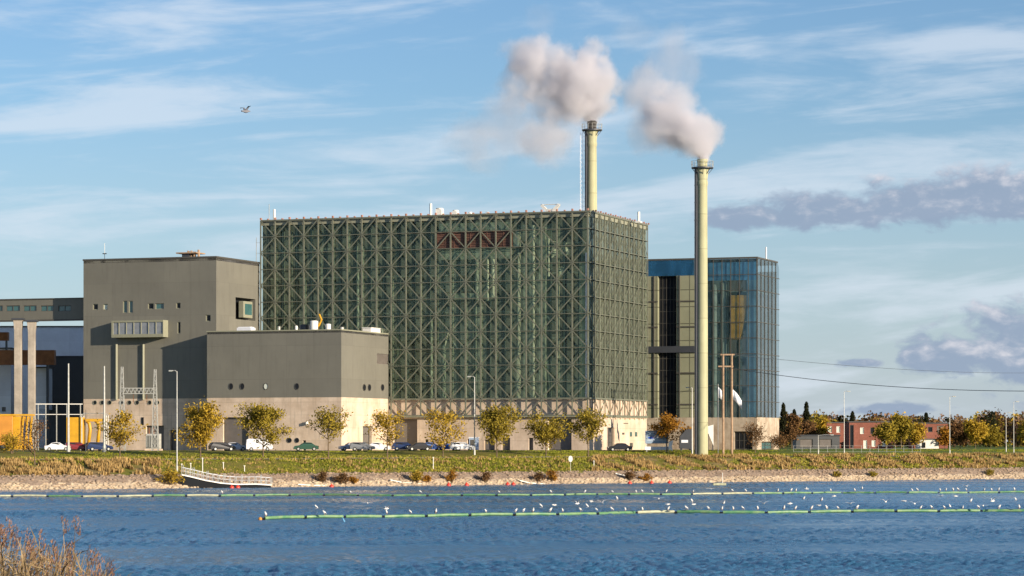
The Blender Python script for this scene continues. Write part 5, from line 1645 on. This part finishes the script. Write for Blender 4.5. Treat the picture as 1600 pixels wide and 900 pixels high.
# brick houses and shed
simple_block('brick_house', 'left brick house with two white windows behind the tall thin lamp', 1288, 1326, 661, 703, 668, 9, 'brick_red', wins=((1293, 1300, 666, 676, 'w'), (1307, 1313, 666, 676, 'w')))
simple_block('brick_house', 'middle red brick house with a dark gable end on its left', 1327, 1396, 660, 703, 650, 9, 'brick_red', wins=((1328, 1334, 664, 700, 'k'), (1344, 1350, 668, 678, 'w'), (1360, 1366, 668, 678, 'k'), (1378, 1385, 668, 678, 'k'), (1349, 1355, 688, 702, 'w'), (1362, 1368, 688, 698, 'w'), (1378, 1384, 688, 698, 'w')))
simple_block('brick_house', 'right red brick house with two dark windows and a square bay', 1428, 1481, 662, 703, 655, 9, 'brick_red', wins=((1433, 1440, 667, 675, 'k'), (1450, 1457, 667, 675, 'k'), (1464, 1478, 665, 678, 'd')))
simple_block('garden_shed', 'low white outbuilding in front of the right brick house', 1434, 1467, 687, 703, 640, 4, 'white_paint', wins=((1440, 1446, 691, 700, 'k'),))
simple_block('black_shed', 'long low black roofed shed left of the brick houses', 1244, 1312, 681, 703, 640, 8, 'cladding_dark', roofm='steel_dark', wins=((1250, 1270, 686, 699, 'd'), (1280, 1300, 686, 699, 'd')))

# ------------------------------------------------------------------ grass, stones, reeds
def tufts(name, label, pts, mat, hmin, hmax, nbl, wdt, seed, lean=0.35):
    r = np.random.default_rng(seed); n = len(pts)
    P_ = np.repeat(np.array(pts), nbl, axis=0); N_ = len(P_)
    hh = r.uniform(hmin, hmax, (n, 1)).repeat(nbl, 0).reshape(-1)[:N_] * r.uniform(0.6, 1.1, N_)
    an = r.uniform(0, 6.28, N_); ln = r.uniform(0, lean, N_) * hh
    base = P_ + np.stack([r.normal(0, .13, N_), r.normal(0, .13, N_), np.full(N_, -0.05)], 1)
    side = np.stack([np.cos(an + 1.57), np.sin(an + 1.57), np.zeros(N_)], 1) * wdt
    tip = base + np.stack([np.cos(an) * ln, np.sin(an) * ln, hh], 1)
    mid = base + (tip - base) * 0.6
    v = np.stack([base - side, base + side, mid + side * 0.9, tip, mid - side * 0.9], 1).reshape(-1, 3)
    idx_ = np.arange(5 * N_).reshape(N_, 5)
    o = fast_mesh(name, v, idx_, mat)
    return tag(o, label, 'grass', kind='stuff')


def scatter(n, t0, t1, q0, q1, keep=lambda px, q, t: True):
    out = []
    while len(out) < n:
        t = random.uniform(t0, t1); q = random.uniform(q0, q1)
        x = SO.x + t * SD.x + q * SN.x; y = SO.y + t * SD.y + q * SN.y; px = 800 + F * x / y
        if -60 < px < 1680 and keep(px, q, t): out.append((x, y, ground_z(x, y)))
    return out


clump = smooth_noise(0, 31, ((7, 1.0), (3.1, 0.7)))
def cl(t, q, thr): return float(smooth_clump(t, q)) > thr
rc = np.random.default_rng(31); CA = [(rc.uniform(0, 6.28), rc.uniform(0, 6.28), 6.283 / rc.uniform(2.5, 9)) for i in range(8)]
def smooth_clump(t, q): return sum(math.sin((t * math.cos(a) + q * math.sin(a)) * k_ + p_) for a, p_, k_ in CA) / 3
tufts('dry_grass', 'straw coloured tall dry grass on the left and right parts of the bank', scatter(5200, -140, 260, 4.6, 19, lambda px, q, t: ((px < 250 and q < 16) or px > 925) and cl(t, q, -0.1 if px < 900 else 0.3)), 'straw', 0.35, 0.95, 7, 0.075, 1)
tufts('dry_grass', 'scattered dry stalks among the green grass of the bank', scatter(1300, -90, 60, 5, 20, lambda px, q, t: cl(t, q, 0.25)), 'straw', 0.25, 0.6, 5, 0.06, 2)
tufts('green_grass', 'green and yellowish rough grass on the middle of the bank', scatter(13000, -150, 260, 4.8, 23, lambda px, q, t: px > 235 or q > 12), 'grass_blade', 0.12, 0.42, 5, 0.08, 3)
tufts('green_grass', 'low lawn grass before the plant', scatter(9000, -150, 260, 20, 43), 'lawn_blade', 0.06, 0.16, 6, 0.07, 4)

r = np.random.default_rng(5)
ico = np.array([(0, 0, 1), (.89, 0, .45), (.28, .85, .45), (-.72, .53, .45), (-.72, -.53, .45), (.28, -.85, .45), (.72, .53, -.45), (-.28, .85, -.45), (-.89, 0, -.45), (-.28, -.85, -.45), (.72, -.53, -.45), (0, 0, -1)])
icf = np.array([(0, 1, 2), (0, 2, 3), (0, 3, 4), (0, 4, 5), (0, 5, 1), (1, 6, 2), (2, 7, 3), (3, 8, 4), (4, 9, 5), (5, 10, 1), (2, 6, 7), (3, 7, 8), (4, 8, 9), (5, 9, 10), (1, 10, 6), (6, 11, 7), (7, 11, 8), (8, 11, 9), (9, 11, 10), (10, 11, 6)])
for nm_, cnt, q0, q1, mt, lab, s0, s1 in (('shore_stones', 3200, -0.3, 2.0, 'stone_pale', 'pale cream stones laid along the waterline of the far bank', 0.10, 0.30),
                                         ('bank_stones', 3000, 1.9, 5.0, 'stone', 'brown stones on the upper part of the far bank slope', 0.08, 0.26)):
    VV = []; FF = []
    for i, (x, y, z) in enumerate(scatter(cnt, -150, 270, q0, q1)):
        s_ = r.uniform(s0, s1) * (1.5 if r.random() < 0.05 else 1)
        VV.append(ico * r.uniform(0.7, 1.25, (12, 1)) * s_ * np.array([1.3, 1.0, 0.6]) + np.array([x, y, z + s_ * 0.1])); FF.append(icf + 12 * i)
    tag(fast_mesh(nm_, np.concatenate(VV), np.concatenate(FF), mt), lab, 'stones', kind='stuff')

# bushes at the waterline
G3 = 'bushes at the waterline'
BU = [(265, 761, 42, 26, 'leaf_yellow', 'golden bush at the left foot of the gangway', 1400), (504, 759, 18, 17, 'leaf_brown', 'round dark brown bush, left of the pair near the lower block', 900),
      (533, 759, 26, 19, 'leaf_brown', 'broad reddish brown bush, right of the pair near the lower block', 1100), (552, 758, 18, 12, 'leaf_orange', 'small orange bush beside the broad reddish brown one', 500),
      (652, 758, 22, 24, 'leaf_yellow', 'upright yellow bush before the open hall door', 1000), (669, 757, 16, 12, 'leaf_orange', 'low orange bush right of the upright yellow one', 500),
      (706, 757, 16, 22, 'leaf_orange', 'slim orange brown bush left of the shore lamp', 800), (758, 756, 20, 18, 'leaf_brown', 'dark leaning brown bush before the thick olive tree', 700),
      (842, 755, 22, 14, 'leaf_brown', 'low brown bush before the leafy tree', 600), (862, 755, 18, 20, 'leaf_orange', 'rust coloured bush below the round white sign', 800),
      (984, 754, 22, 16, 'leaf_brown', 'brown bush on the slipway by the sunlit hall side', 700), (1009, 754, 22, 12, 'leaf_orange', 'low orange bush right of the slipway', 600),
      (1306, 748, 18, 9, 'leaf_olive', 'low olive bush below the black roofed shed', 500), (1364, 747, 26, 8, 'leaf_olive', 'wide low olive bush below the middle brick house', 600),
      (1545, 746, 18, 10, 'leaf_olive', 'olive bush at the right end of the beach', 500), (20, 712, 84, 34, 'leaf_yellow', 'wide yellowish willow scrub at the left edge above the path', 2200)]
for i, (px, pyb, wpx, hpx, mt, lab, n) in enumerate(BU):
    b = at(px, pyb - 2); sc_ = b.y / F; wd = wpx * sc_; hh = hpx * sc_
    t = thing('bush', lab, 'bush', tuple(b), 0, G3 if i < 15 else None)
    r = np.random.default_rng(100 + i)
    ends = []
    m = MB()
    for j in range(14):
        an = r.uniform(0, 6.28); q = r.uniform(0.1, 1); e = Vector((wd / 2 * q * math.cos(an), wd / 2 * q * math.sin(an) * 0.7, hh * math.sqrt(1 - 0.75 * q * q) * r.uniform(0.7, 1)))
        m.tube([(e.x * 0.1, e.y * 0.1, -0.1), (e.x * 0.6, e.y * 0.6, e.z * 0.6), tuple(e)], [0.05, 0.035, 0.015], 4, cap=False); ends += [e, e * 0.75, e * 0.5, e * 0.85]
    m.build('stems', 'bark', t)
    v, f = leaves(ends, n, 0.12, 0.16 * min(wd, hh) / 2 + 0.08, 200 + i); v[:, 2] = np.abs(v[:, 2])
    fast_mesh('foliage', v, f, mt, t)

# reeds on the near bank: stems, blades and plumes
r = np.random.default_rng(21)
V1 = []; F1 = []; V2 = []; F2 = []
def blade(V_, F_, pts, wid, nrm):
    b0 = len(V_)
    for p_, w_ in zip(pts, wid): V_.append(p_ - nrm * w_); V_.append(p_ + nrm * w_)
    for i in range(len(pts) - 1): F_.append((b0 + 2 * i, b0 + 2 * i + 1, b0 + 2 * i + 3, b0 + 2 * i + 2))
def reed(px, pyt, Yd, plume_=True, lean=None):
    tip = np.array(tuple(pt(px, pyt, Yd)))
    ln = r.normal(0.12, 0.16) if lean is None else lean
    gz0 = np.interp(Yd, gy, gzv); H_ = tip[2] - gz0
    base = np.array([tip[0] - ln * H_, Yd + r.normal(0, .2), gz0])
    an = r.uniform(0, 3.14); nrm = np.array([math.cos(an), math.sin(an), 0])
    pts = [base + (tip - base) * f + np.array([-ln * 0.35 * H_ * f * (1 - f), 0, 0]) for f in (0, .35, .7, 1)]
    blade(V1, F1, pts, [0.009, 0.008, 0.006, 0.003], nrm); blade(V1, F1, pts, [0.009, 0.008, 0.006, 0.003], np.array([-nrm[1], nrm[0], 0]))
    for q in range(r.integers(3, 6)):
        f = r.uniform(0.4, 0.92); s0 = base + (tip - base) * f; L_ = r.uniform(0.25, 0.5); a2 = r.uniform(0, 6.28); up_ = r.uniform(0.2, 1.0)
        d = np.array([math.cos(a2), math.sin(a2) * 0.6, up_]); d /= np.linalg.norm(d)
        blade(V1, F1, [s0, s0 + d * L_ * 0.5, s0 + d * L_ + np.array([0, 0, -0.12 * L_])], [0.008, 0.014, 0.002], np.cross(d, [0, 0, 1]) + np.array([0, 0, 0.3]))
    if plume_:
        for q in range(60):
            f = r.uniform(0, 1); c = tip + np.array([ln * 0.1, 0, 0.0]) + np.array([0.05 * f, 0, -0.26 * f + 0.06]); wv_ = 0.035 * math.sin(math.pi * (0.15 + 0.8 * f))
            c = c + r.normal(0, 1, 3) * np.array([wv_, wv_, 0.01]); d = np.array([r.normal(0.3, .3), r.normal(0, .3), 0.9]) * 0.035
            nn = r.normal(0, 1, 3); nn[2] = 0; nn /= np.linalg.norm(nn) + 1e-6
            blade(V2, F2, [c, c + d], [0.007, 0.003], nn)
top = lambda px: np.interp(px, [-40, 10, 40, 62, 95, 118, 150, 175, 200, 215], [812, 826, 838, 842, 838, 850, 872, 884, 897, 905])
for px, pyt in ((10, 818), (22, 830), (62, 836), (98, 814), (118, 815), (82, 852), (104, 856), (150, 866), (168, 880), (40, 838), (138, 862), (1, 826)): reed(px, pyt, 38 + r.uniform(-1.5, 1.5), True, r.normal(0.05, 0.05))
for i in range(330):
    px = r.uniform(-60, 205); tp = top(px); pyt = tp + abs(r.normal(0, 26)) + 6
    reed(px, pyt, r.uniform(35, 42), r.random() < 0.14)
reeds = fast_mesh('reeds', np.array(V1), np.array(F1), 'reed'); tag(reeds, 'brown dead reeds on the near bank, bottom left', 'reeds', kind='stuff')
rp = fast_mesh('seed_plumes', np.array(V2), np.array(F2), 'reed_plume', reeds); tag(rp, kind='stuff')

# ------------------------------------------------------------------ gangway and slipways
def along(px, py, Yd): return pt(px, py, Yd)
Yq = at(350, 752).y - 6.5
t = thing('gangway', 'pale wooden gangway with a white railing sloping down the left bank', 'gangway', (0, 0, 0))
prof = [(284, 741), (300, 744.5), (320, 749.5), (345, 754), (370, 756), (400, 755.5), (423, 757)]
pp = [pt(px, py, Yq + (px - 284) * 0.035) for px, py in prof]
m = MB(); n = len(pp)
for i, p_ in enumerate(pp):
    for dy_ in (0, 2.2):
        m.v += [(p_.x, p_.y + dy_, p_.z), (p_.x, p_.y + dy_, p_.z - 0.16)]
    if i:
        b0 = (i - 1) * 4; m.f += [(b0, b0 + 4, b0 + 5, b0 + 1), (b0 + 2, b0 + 3, b0 + 7, b0 + 6), (b0, b0 + 2, b0 + 6, b0 + 4), (b0 + 1, b0 + 5, b0 + 7, b0 + 3)]
m.build('deck', 'white_paint', t)
def interp_pt(f):
    f = f * (n - 1); i = min(int(f), n - 2); return pp[i].lerp(pp[i + 1], f - i)
for side in (0.1, 2.1):
    rl = []
    for i in range(18):
        p_ = interp_pt(i / 17); MB().box(p_.x - 0.05, p_.x + 0.05, p_.y + side - 0.05, p_.y + side + 0.05, p_.z - 0.02, p_.z + (1.35 if i % 3 == 0 else 1.05)).build('railing_post', 'galvanised', t)
    MB().tube([tuple(interp_pt(i / 17) + Vector((0, side, 1.0))) for i in range(18)], 0.025, 6).build('handrail', 'white_grey', t)
    MB().tube([tuple(interp_pt(i / 17) + Vector((0, side, 0.5))) for i in range(18)], 0.015, 6).build('handrail', 'white_grey', t)
for f in (0.2, 0.45, 0.7, 0.95):
    p_ = interp_pt(f)
    for s_ in (0.4, 1.9): MB().tube([(p_.x, p_.y + s_ + 0.2, -1), (p_.x, p_.y + s_ + 0.2, p_.z - 0.2)], 0.12, 8).build('pile', 'steel_dark', t)
m = MB(); 
for i, p_ in enumerate(pp):
    m.v += [(p_.x, p_.y + 0.3, p_.z - 0.165), (p_.x, p_.y + 0.3, -0.2), (p_.x, p_.y + 0.45, p_.z - 0.165), (p_.x, p_.y + 0.45, -0.2)]
    if i: b0 = (i - 1) * 4; m.f += [(b0, b0 + 4, b0 + 5, b0 + 1), (b0 + 2, b0 + 3, b0 + 7, b0 + 6), (b0 + 1, b0 + 5, b0 + 7, b0 + 3)]
m.build('dark_underside', 'rubber', t)  # black sheet standing in for the shade under the deck

for k_, (pts_, lab) in enumerate(((((962, 739), (1000, 747), (1030, 752), (1050, 753)), 'narrow slipway with a pale edge running into the water by the sunlit hall side'),
                                  (((610, 749), (628, 753), (660, 755.5)), 'low dark landing stage left of the upright yellow bush'),
                                  (((812, 750), (828, 754), (852, 755.5)), 'low dark landing stage left of the low brown bush'),
                                  (((466, 756), (486, 757.5), (510, 758)), 'flat dark landing stage left of the round dark brown bush'))):
    Yk = at(pts_[1][0], pts_[1][1] + 1).y - 1.5
    t = thing('landing_stage', lab, 'landing stage', (0, 0, 0), 0, 'landing stages on the far shore')
    q_ = [pt(a, b_, Yk + (a - pts_[0][0]) * 0.06) for a, b_ in pts_]
    m = MB()
    for i, p_ in enumerate(q_):
        for dy_ in (0, 2.0): m.v += [(p_.x, p_.y + dy_, p_.z), (p_.x, p_.y + dy_, p_.z - 0.14)]
        if i:
            b0 = (i - 1) * 4; m.f += [(b0, b0 + 4, b0 + 5, b0 + 1), (b0 + 2, b0 + 3, b0 + 7, b0 + 6), (b0, b0 + 2, b0 + 6, b0 + 4), (b0 + 1, b0 + 5, b0 + 7, b0 + 3)]
    m.build('deck', 'white_paint' if k_ == 0 else 'galvanised', t)
    m = MB()
    for i, p_ in enumerate(q_):
        m.v += [(p_.x, p_.y + 0.08, p_.z - 0.145), (p_.x, p_.y + 0.08, -0.3), (p_.x, p_.y + 1.9, p_.z - 0.145), (p_.x, p_.y + 1.9, -0.3)]
        if i: b0 = (i - 1) * 4; m.f += [(b0, b0 + 4, b0 + 5, b0 + 1), (b0 + 2, b0 + 3, b0 + 7, b0 + 6)]
    m.build('dark_underside', 'rubber', t)  # black sheets filling the dark under the deck
# small dark pontoon with white stake
p_ = wat(1124, 758.5)
t = thing('swim_platform', 'little pale floating platform with a white post off the bank', 'platform', tuple(p_), 0)
MB().box(-1.0, 1.0, -0.8, 0.8, 0.02, 0.4).build('deck', 'boom_cream', t, bevel=0.04); MB().tube([(0.5, 0, 0.4), (0.5, 0, 2.0)], 0.05, 6).build('post', 'white_paint', t)

# buoys along the waterline
for px, lab in ((362, 'left one of two pink red buoys under the gangway'), (371.5, 'right one of two pink red buoys under the gangway'), (518, 'red buoy before the dark brown bushes'),
                (701, 'red buoy at the foot of the slim orange brown bush'), (729, 'small red buoy left of the leaning brown bush'), (793, 'left one of the bright red pair of buoys'), (802, 'right one of the bright red pair of buoys'),
                (984, 'red buoy under the pale slipway'), (1018, 'faint orange red buoy right of the slipway bush'), (1046, 'red buoy at the water end of the pale slipway')):
    yshore = 690 + 6.9 * F / (452 + 0.74 * (px - 800) / F * 452 / (1 - 0.74 * (px - 800) / F)); p_ = wat(px, yshore + 0.8)
    t = thing('buoy', lab, 'buoy', (p_.x, p_.y, 0.05), 0, 'red buoys along the far waterline')
    rr = 0.36
    MB().lathe(0, 0, [(0.01, -rr)] + [(rr * math.cos(a), rr * math.sin(a)) for a in np.linspace(-1.3, 1.25, 9)] + [(0.06, rr), (0.06, rr + 0.12), (0.01, rr + 0.12)], 14).build('float', 'red_buoy', t, smooth=True)

# ------------------------------------------------------------------ booms
def boom(name, label, pts, seg, rad_, creams, end=None):
    P_ = [wat(px, py) for px, py in pts]
    t = thing(name, label, 'boom', tuple(P_[0]), 0)
    o = P_[0]
    d = [0]
    for a, b_ in zip(P_, P_[1:]): d.append(d[-1] + (b_ - a).length)
    def at_d(s_):
        i = int(np.clip(np.searchsorted(d, s_) - 1, 0, len(P_) - 2)); return P_[i].lerp(P_[i + 1], (s_ - d[i]) / (d[i + 1] - d[i])) - o + Vector((0, 0.9 * math.sin(s_ / 5.3 + rad_ * 50) + 0.7 * math.sin(s_ / 2.9), 0.03 * math.sin(s_ / 3.1)))
    s_ = 0; i = 0
    while s_ < d[-1] - seg:
        a = at_d(s_ + 0.16); b_ = at_d(s_ + seg - 0.16); zz = Vector((0, 0, 0.15 + random.uniform(-0.02, 0.03))); mid = (a + b_) / 2
        m = MB().tube([a + zz * 0.9, mid + zz + Vector((0, 0, 0.02)), b_ + zz * 0.9], rad_, 12)
        m.build('float_tube', 'boom_cream' if creams(i) else 'boom_green', t, smooth=False)
        c = at_d(s_); m = MB().tube([c + Vector((-0.17, 0, 0.06)), c + Vector((0.17, 0, 0.06))], rad_ * 0.75, 10); m.box(c.x - 0.05, c.x + 0.05, c.y - rad_, c.y + rad_, -0.1, rad_ * 1.3); m.build('coupling', 'rubber', t)
        s_ += seg; i += 1
    if end: m = MB().lathe(-0.2, 0, [(0.01, -0.15), (0.17, -0.1), (0.18, 0.15), (0.08, 0.25), (0.01, 0.27)], 14); m.build('end_float', 'orange', t, smooth=True)
    return P_, t


NB = [(410, 812.5), (600, 808.5), (700, 807), (850, 805.5), (1050, 802.5), (1250, 801.5), (1450, 800.5), (1660, 800)]
FB = [(-40, 777), (200, 776.5), (400, 775), (700, 775), (900, 774.5), (1100, 773), (1300, 771.5), (1660, 770)]
boom('floating_boom', 'near green floating boom ending in an orange float at the left', NB, 4.4, 0.14, lambda i: i in (9,), True)
boom('floating_boom', 'far floating boom of green and cream tubes crossing the whole water', FB, 4.4, 0.12, lambda i: i in (0, 1, 3, 4, 6, 21, 22))

# ------------------------------------------------------------------ gulls
def gull_mesh(pose, seed):
    """body, neck, head, bill and tail as one closed skin; wings grown out of the same mesh"""
    m = MB()
    if pose == 'perched':
        ax = [(-0.22, 0, 0.07), (-0.16, 0, 0.12), (-0.09, 0, 0.18), (-0.01, 0, 0.26), (0.06, 0, 0.34), (0.09, 0, 0.41), (0.12, 0, 0.445), (0.16, 0, 0.44), (0.20, 0, 0.425), (0.24, 0, 0.415)]
        rr = [0.012, 0.05, 0.095, 0.115, 0.085, 0.055, 0.058, 0.045, 0.016, 0.006]
    else:
        ax = [(-0.30, 0, 0), (-0.2, 0, 0), (-0.1, 0, 0), (0.02, 0, 0), (0.12, 0, 0.01), (0.19, 0, 0.03), (0.25, 0, 0.03), (0.29, 0, 0.02), (0.34, 0, 0.0)]
        rr = [0.05, 0.045, 0.085, 0.1, 0.08, 0.055, 0.05, 0.018, 0.006]
    m.tube(ax, rr, 10)
    me = m
    return me


def gull(label, loc, pose, rz, group, s_=1.25, flap=0.5):
    t = thing('gull', label, 'bird', tuple(loc), rz, group)
    m = gull_mesh(pose, 0)
    if pose == 'flying':
        for sd_ in (-1, 1):
            pa = [(0.06, 0.07, 0.05), (0.09, 0.28, 0.05 + 0.22 * flap), (0.0, 0.60, 0.05 + 0.25 * flap)]
            ch = [0.16, 0.13, 0.02]
            b0 = len(m.v)
            for (x, y, z), c in zip(pa, ch): m.v += [(x, y * sd_, z), (x - c, y * sd_, z), (x - c * 0.4, y * sd_, z + 0.015)]
            for i in range(2):
                q = b0 + i * 3; m.f += [(q, q + 3, q + 5, q + 2), (q + 2, q + 5, q + 4, q + 1), (q + 1, q + 4, q + 3, q)]
    body = m.build('body', 'gull', t, smooth=True); body.scale = (s_,) * 3
    if pose == 'perched':
        for sd_ in (-1, 1):
            w_ = MB().tube([(0.03, sd_ * 0.085, 0.29), (-0.07, sd_ * 0.105, 0.21), (-0.17, sd_ * 0.06, 0.12), (-0.27, sd_ * 0.02, 0.05)], [0.02, 0.055, 0.035, 0.006], 8)
            o = w_.build('wing', 'gull_grey', t, smooth=True); o.scale = (s_,) * 3
        for sd_ in (-1, 1):
            o = MB().tube([(0.0, sd_ * 0.04, 0.16), (0.0, sd_ * 0.04, 0.0), (0.05, sd_ * 0.04, 0.0)], 0.008, 5).build('leg', 'orange', t); o.scale = (s_,) * 3
    return t


def boom_y(pts, px): return float(np.interp(px, [a for a, b_ in pts], [b_ for a, b_ in pts]))
near_px = [415, 507, 604, 641, 681, 759, 806, 818, 833, 860, 879, 907, 932, 956, 977] + [1000 + x / 2.667 for x in (10, 118, 193, 285, 342, 388, 428, 490, 600, 648, 715, 777, 825, 905, 1170, 1215, 1268, 1345, 1410, 1497, 1580)]
far_px = [347, 548, 657, 780, 861, 914, 957, 994] + [1000 + x / 2.667 for x in (10, 52, 110, 222, 385, 440, 515, 575, 630, 650, 795, 895, 1155, 1250, 1275, 1305, 1325, 1360, 1435, 1465, 1495, 1560)]
def ordn(i): return '%d%s' % (i, 'th' if 10 <= i % 100 <= 20 else {1: 'st', 2: 'nd', 3: 'rd'}.get(i % 10, 'th'))
for nm, pl_, lst in (('near', NB, near_px), ('far', FB, far_px)):
    for i, px in enumerate(sorted(lst)):
        p_ = wat(px, boom_y(pl_, px)); p_.z = 0.29
        lab = 'white gull standing on the %s floating boom, %s from the left on it' % (nm, ordn(i + 1))
        gull(lab, p_, 'perched', rad(random.choice((200, 160, 20, -30, 230, 180, 250, 290))), 'gulls standing on the %s boom' % nm, random.uniform(0.75, 1.0))
air = [(494, 794), (574, 786), (604, 799), (845, 792), (866, 789), (902, 787), (923, 784), (940, 786), (917, 792), (964, 780), (1043, 788), (1084, 788), (1131, 787.5), (1193, 787), (1234, 787), (1256, 780), (1279, 790), (1284, 782), (1303, 776), (1328, 787), (1384, 784), (1412, 783), (1429, 787), (1470, 778), (1493, 776), (1484, 793), (1517, 784), (1536, 790), (1551, 783), (1587, 782), (1347, 758), (1425, 761), (1509, 760), (1260, 764), (1110, 764), (1029, 779), (1081, 778)]
ai = sorted(air); nf = 0; ns = 0
for i, (px, py) in enumerate(ai):
    Yd = 268 if py > 778 else 330
    rz = rad(random.uniform(0, 360))
    if (i % 3) == 0:
        p_ = wat(px, max(py, 779) if py > 778 else py + 6); ns += 1
        p_.z = -0.12
        gull('gull swimming between the shore and the near boom, %s swimming one from the left' % ordn(ns), p_, 'perched', rz, 'gulls swimming by the booms', 1.0)
    else:
        nf += 1; p_ = pt(px, py, Yd); p_.z = max(p_.z, 0.5)
        gull('gull flying low over the water by the booms, %s flying one from the left' % ordn(nf), p_, 'flying', rz, 'gulls flying low by the booms', 0.85, random.uniform(-0.2, 1.2))
# one gull alone in the sky
t = gull('lone grey gull with dark wing tips gliding high in the left sky', pt(384, 174, 190), 'flying', rad(35), None, 1.1, 0.9)
t.children[0].data.materials[0] = M['gull_grey']
for sd_ in (-1, 1):
    o = MB().prism([(0.02, 0.42 * sd_), (-0.12, 0.44 * sd_), (-0.03, 0.66 * sd_)], lambda a, b_, d: (a, b_, 0.255 + d), -0.012, 0.012).build('wing_tip', 'rubber', t); o.scale = (1.1,) * 3
# blue float rope under the near boom
p_ = wat(536, 816)
tag(MB().tube([tuple(p_ + Vector((-0.1, 0.6, 0.35))), tuple(p_ + Vector((0.0, 0.2, 0.25))), tuple(p_ + Vector((0.12, 0, 0.03)))], 0.07, 8).build('mooring_rope', material('rope_blue', (0.2, 0.5, 0.75), 0.6, var=0.1)), 'short light blue mooring rope hanging from the near boom', 'rope')
# low white garden lamps and stakes on the green bank
for i, (px, pyb, h, lab) in enumerate(((284, 740, 1.3, 'white stake left of the gangway head'), (298, 739, 1.3, 'second white stake above the gangway'), (316.5, 740, 2.2, 'taller white post above the gangway railing'), (349, 736, 1.2, 'thin white stake in the grass above the middle of the gangway'), (382, 738, 0.9, 'short white stake in the grass above the gangway end'), (677, 733, 1.8, 'pale post with a small white box on the bank before the hall'), (928, 731, 1.0, 'short pale stake right of the round white sign'))):
    b = at(px, pyb); m = MB().tube([(0, 0, -0.1), (0, 0, h)], 0.06, 8); m.box(-0.11, 0.11, -0.11, 0.11, h, h + 0.12)
    o = m.build('marker_post', 'white_paint'); o.location = b; tag(o, lab, 'post', 'white marker posts on the bank')
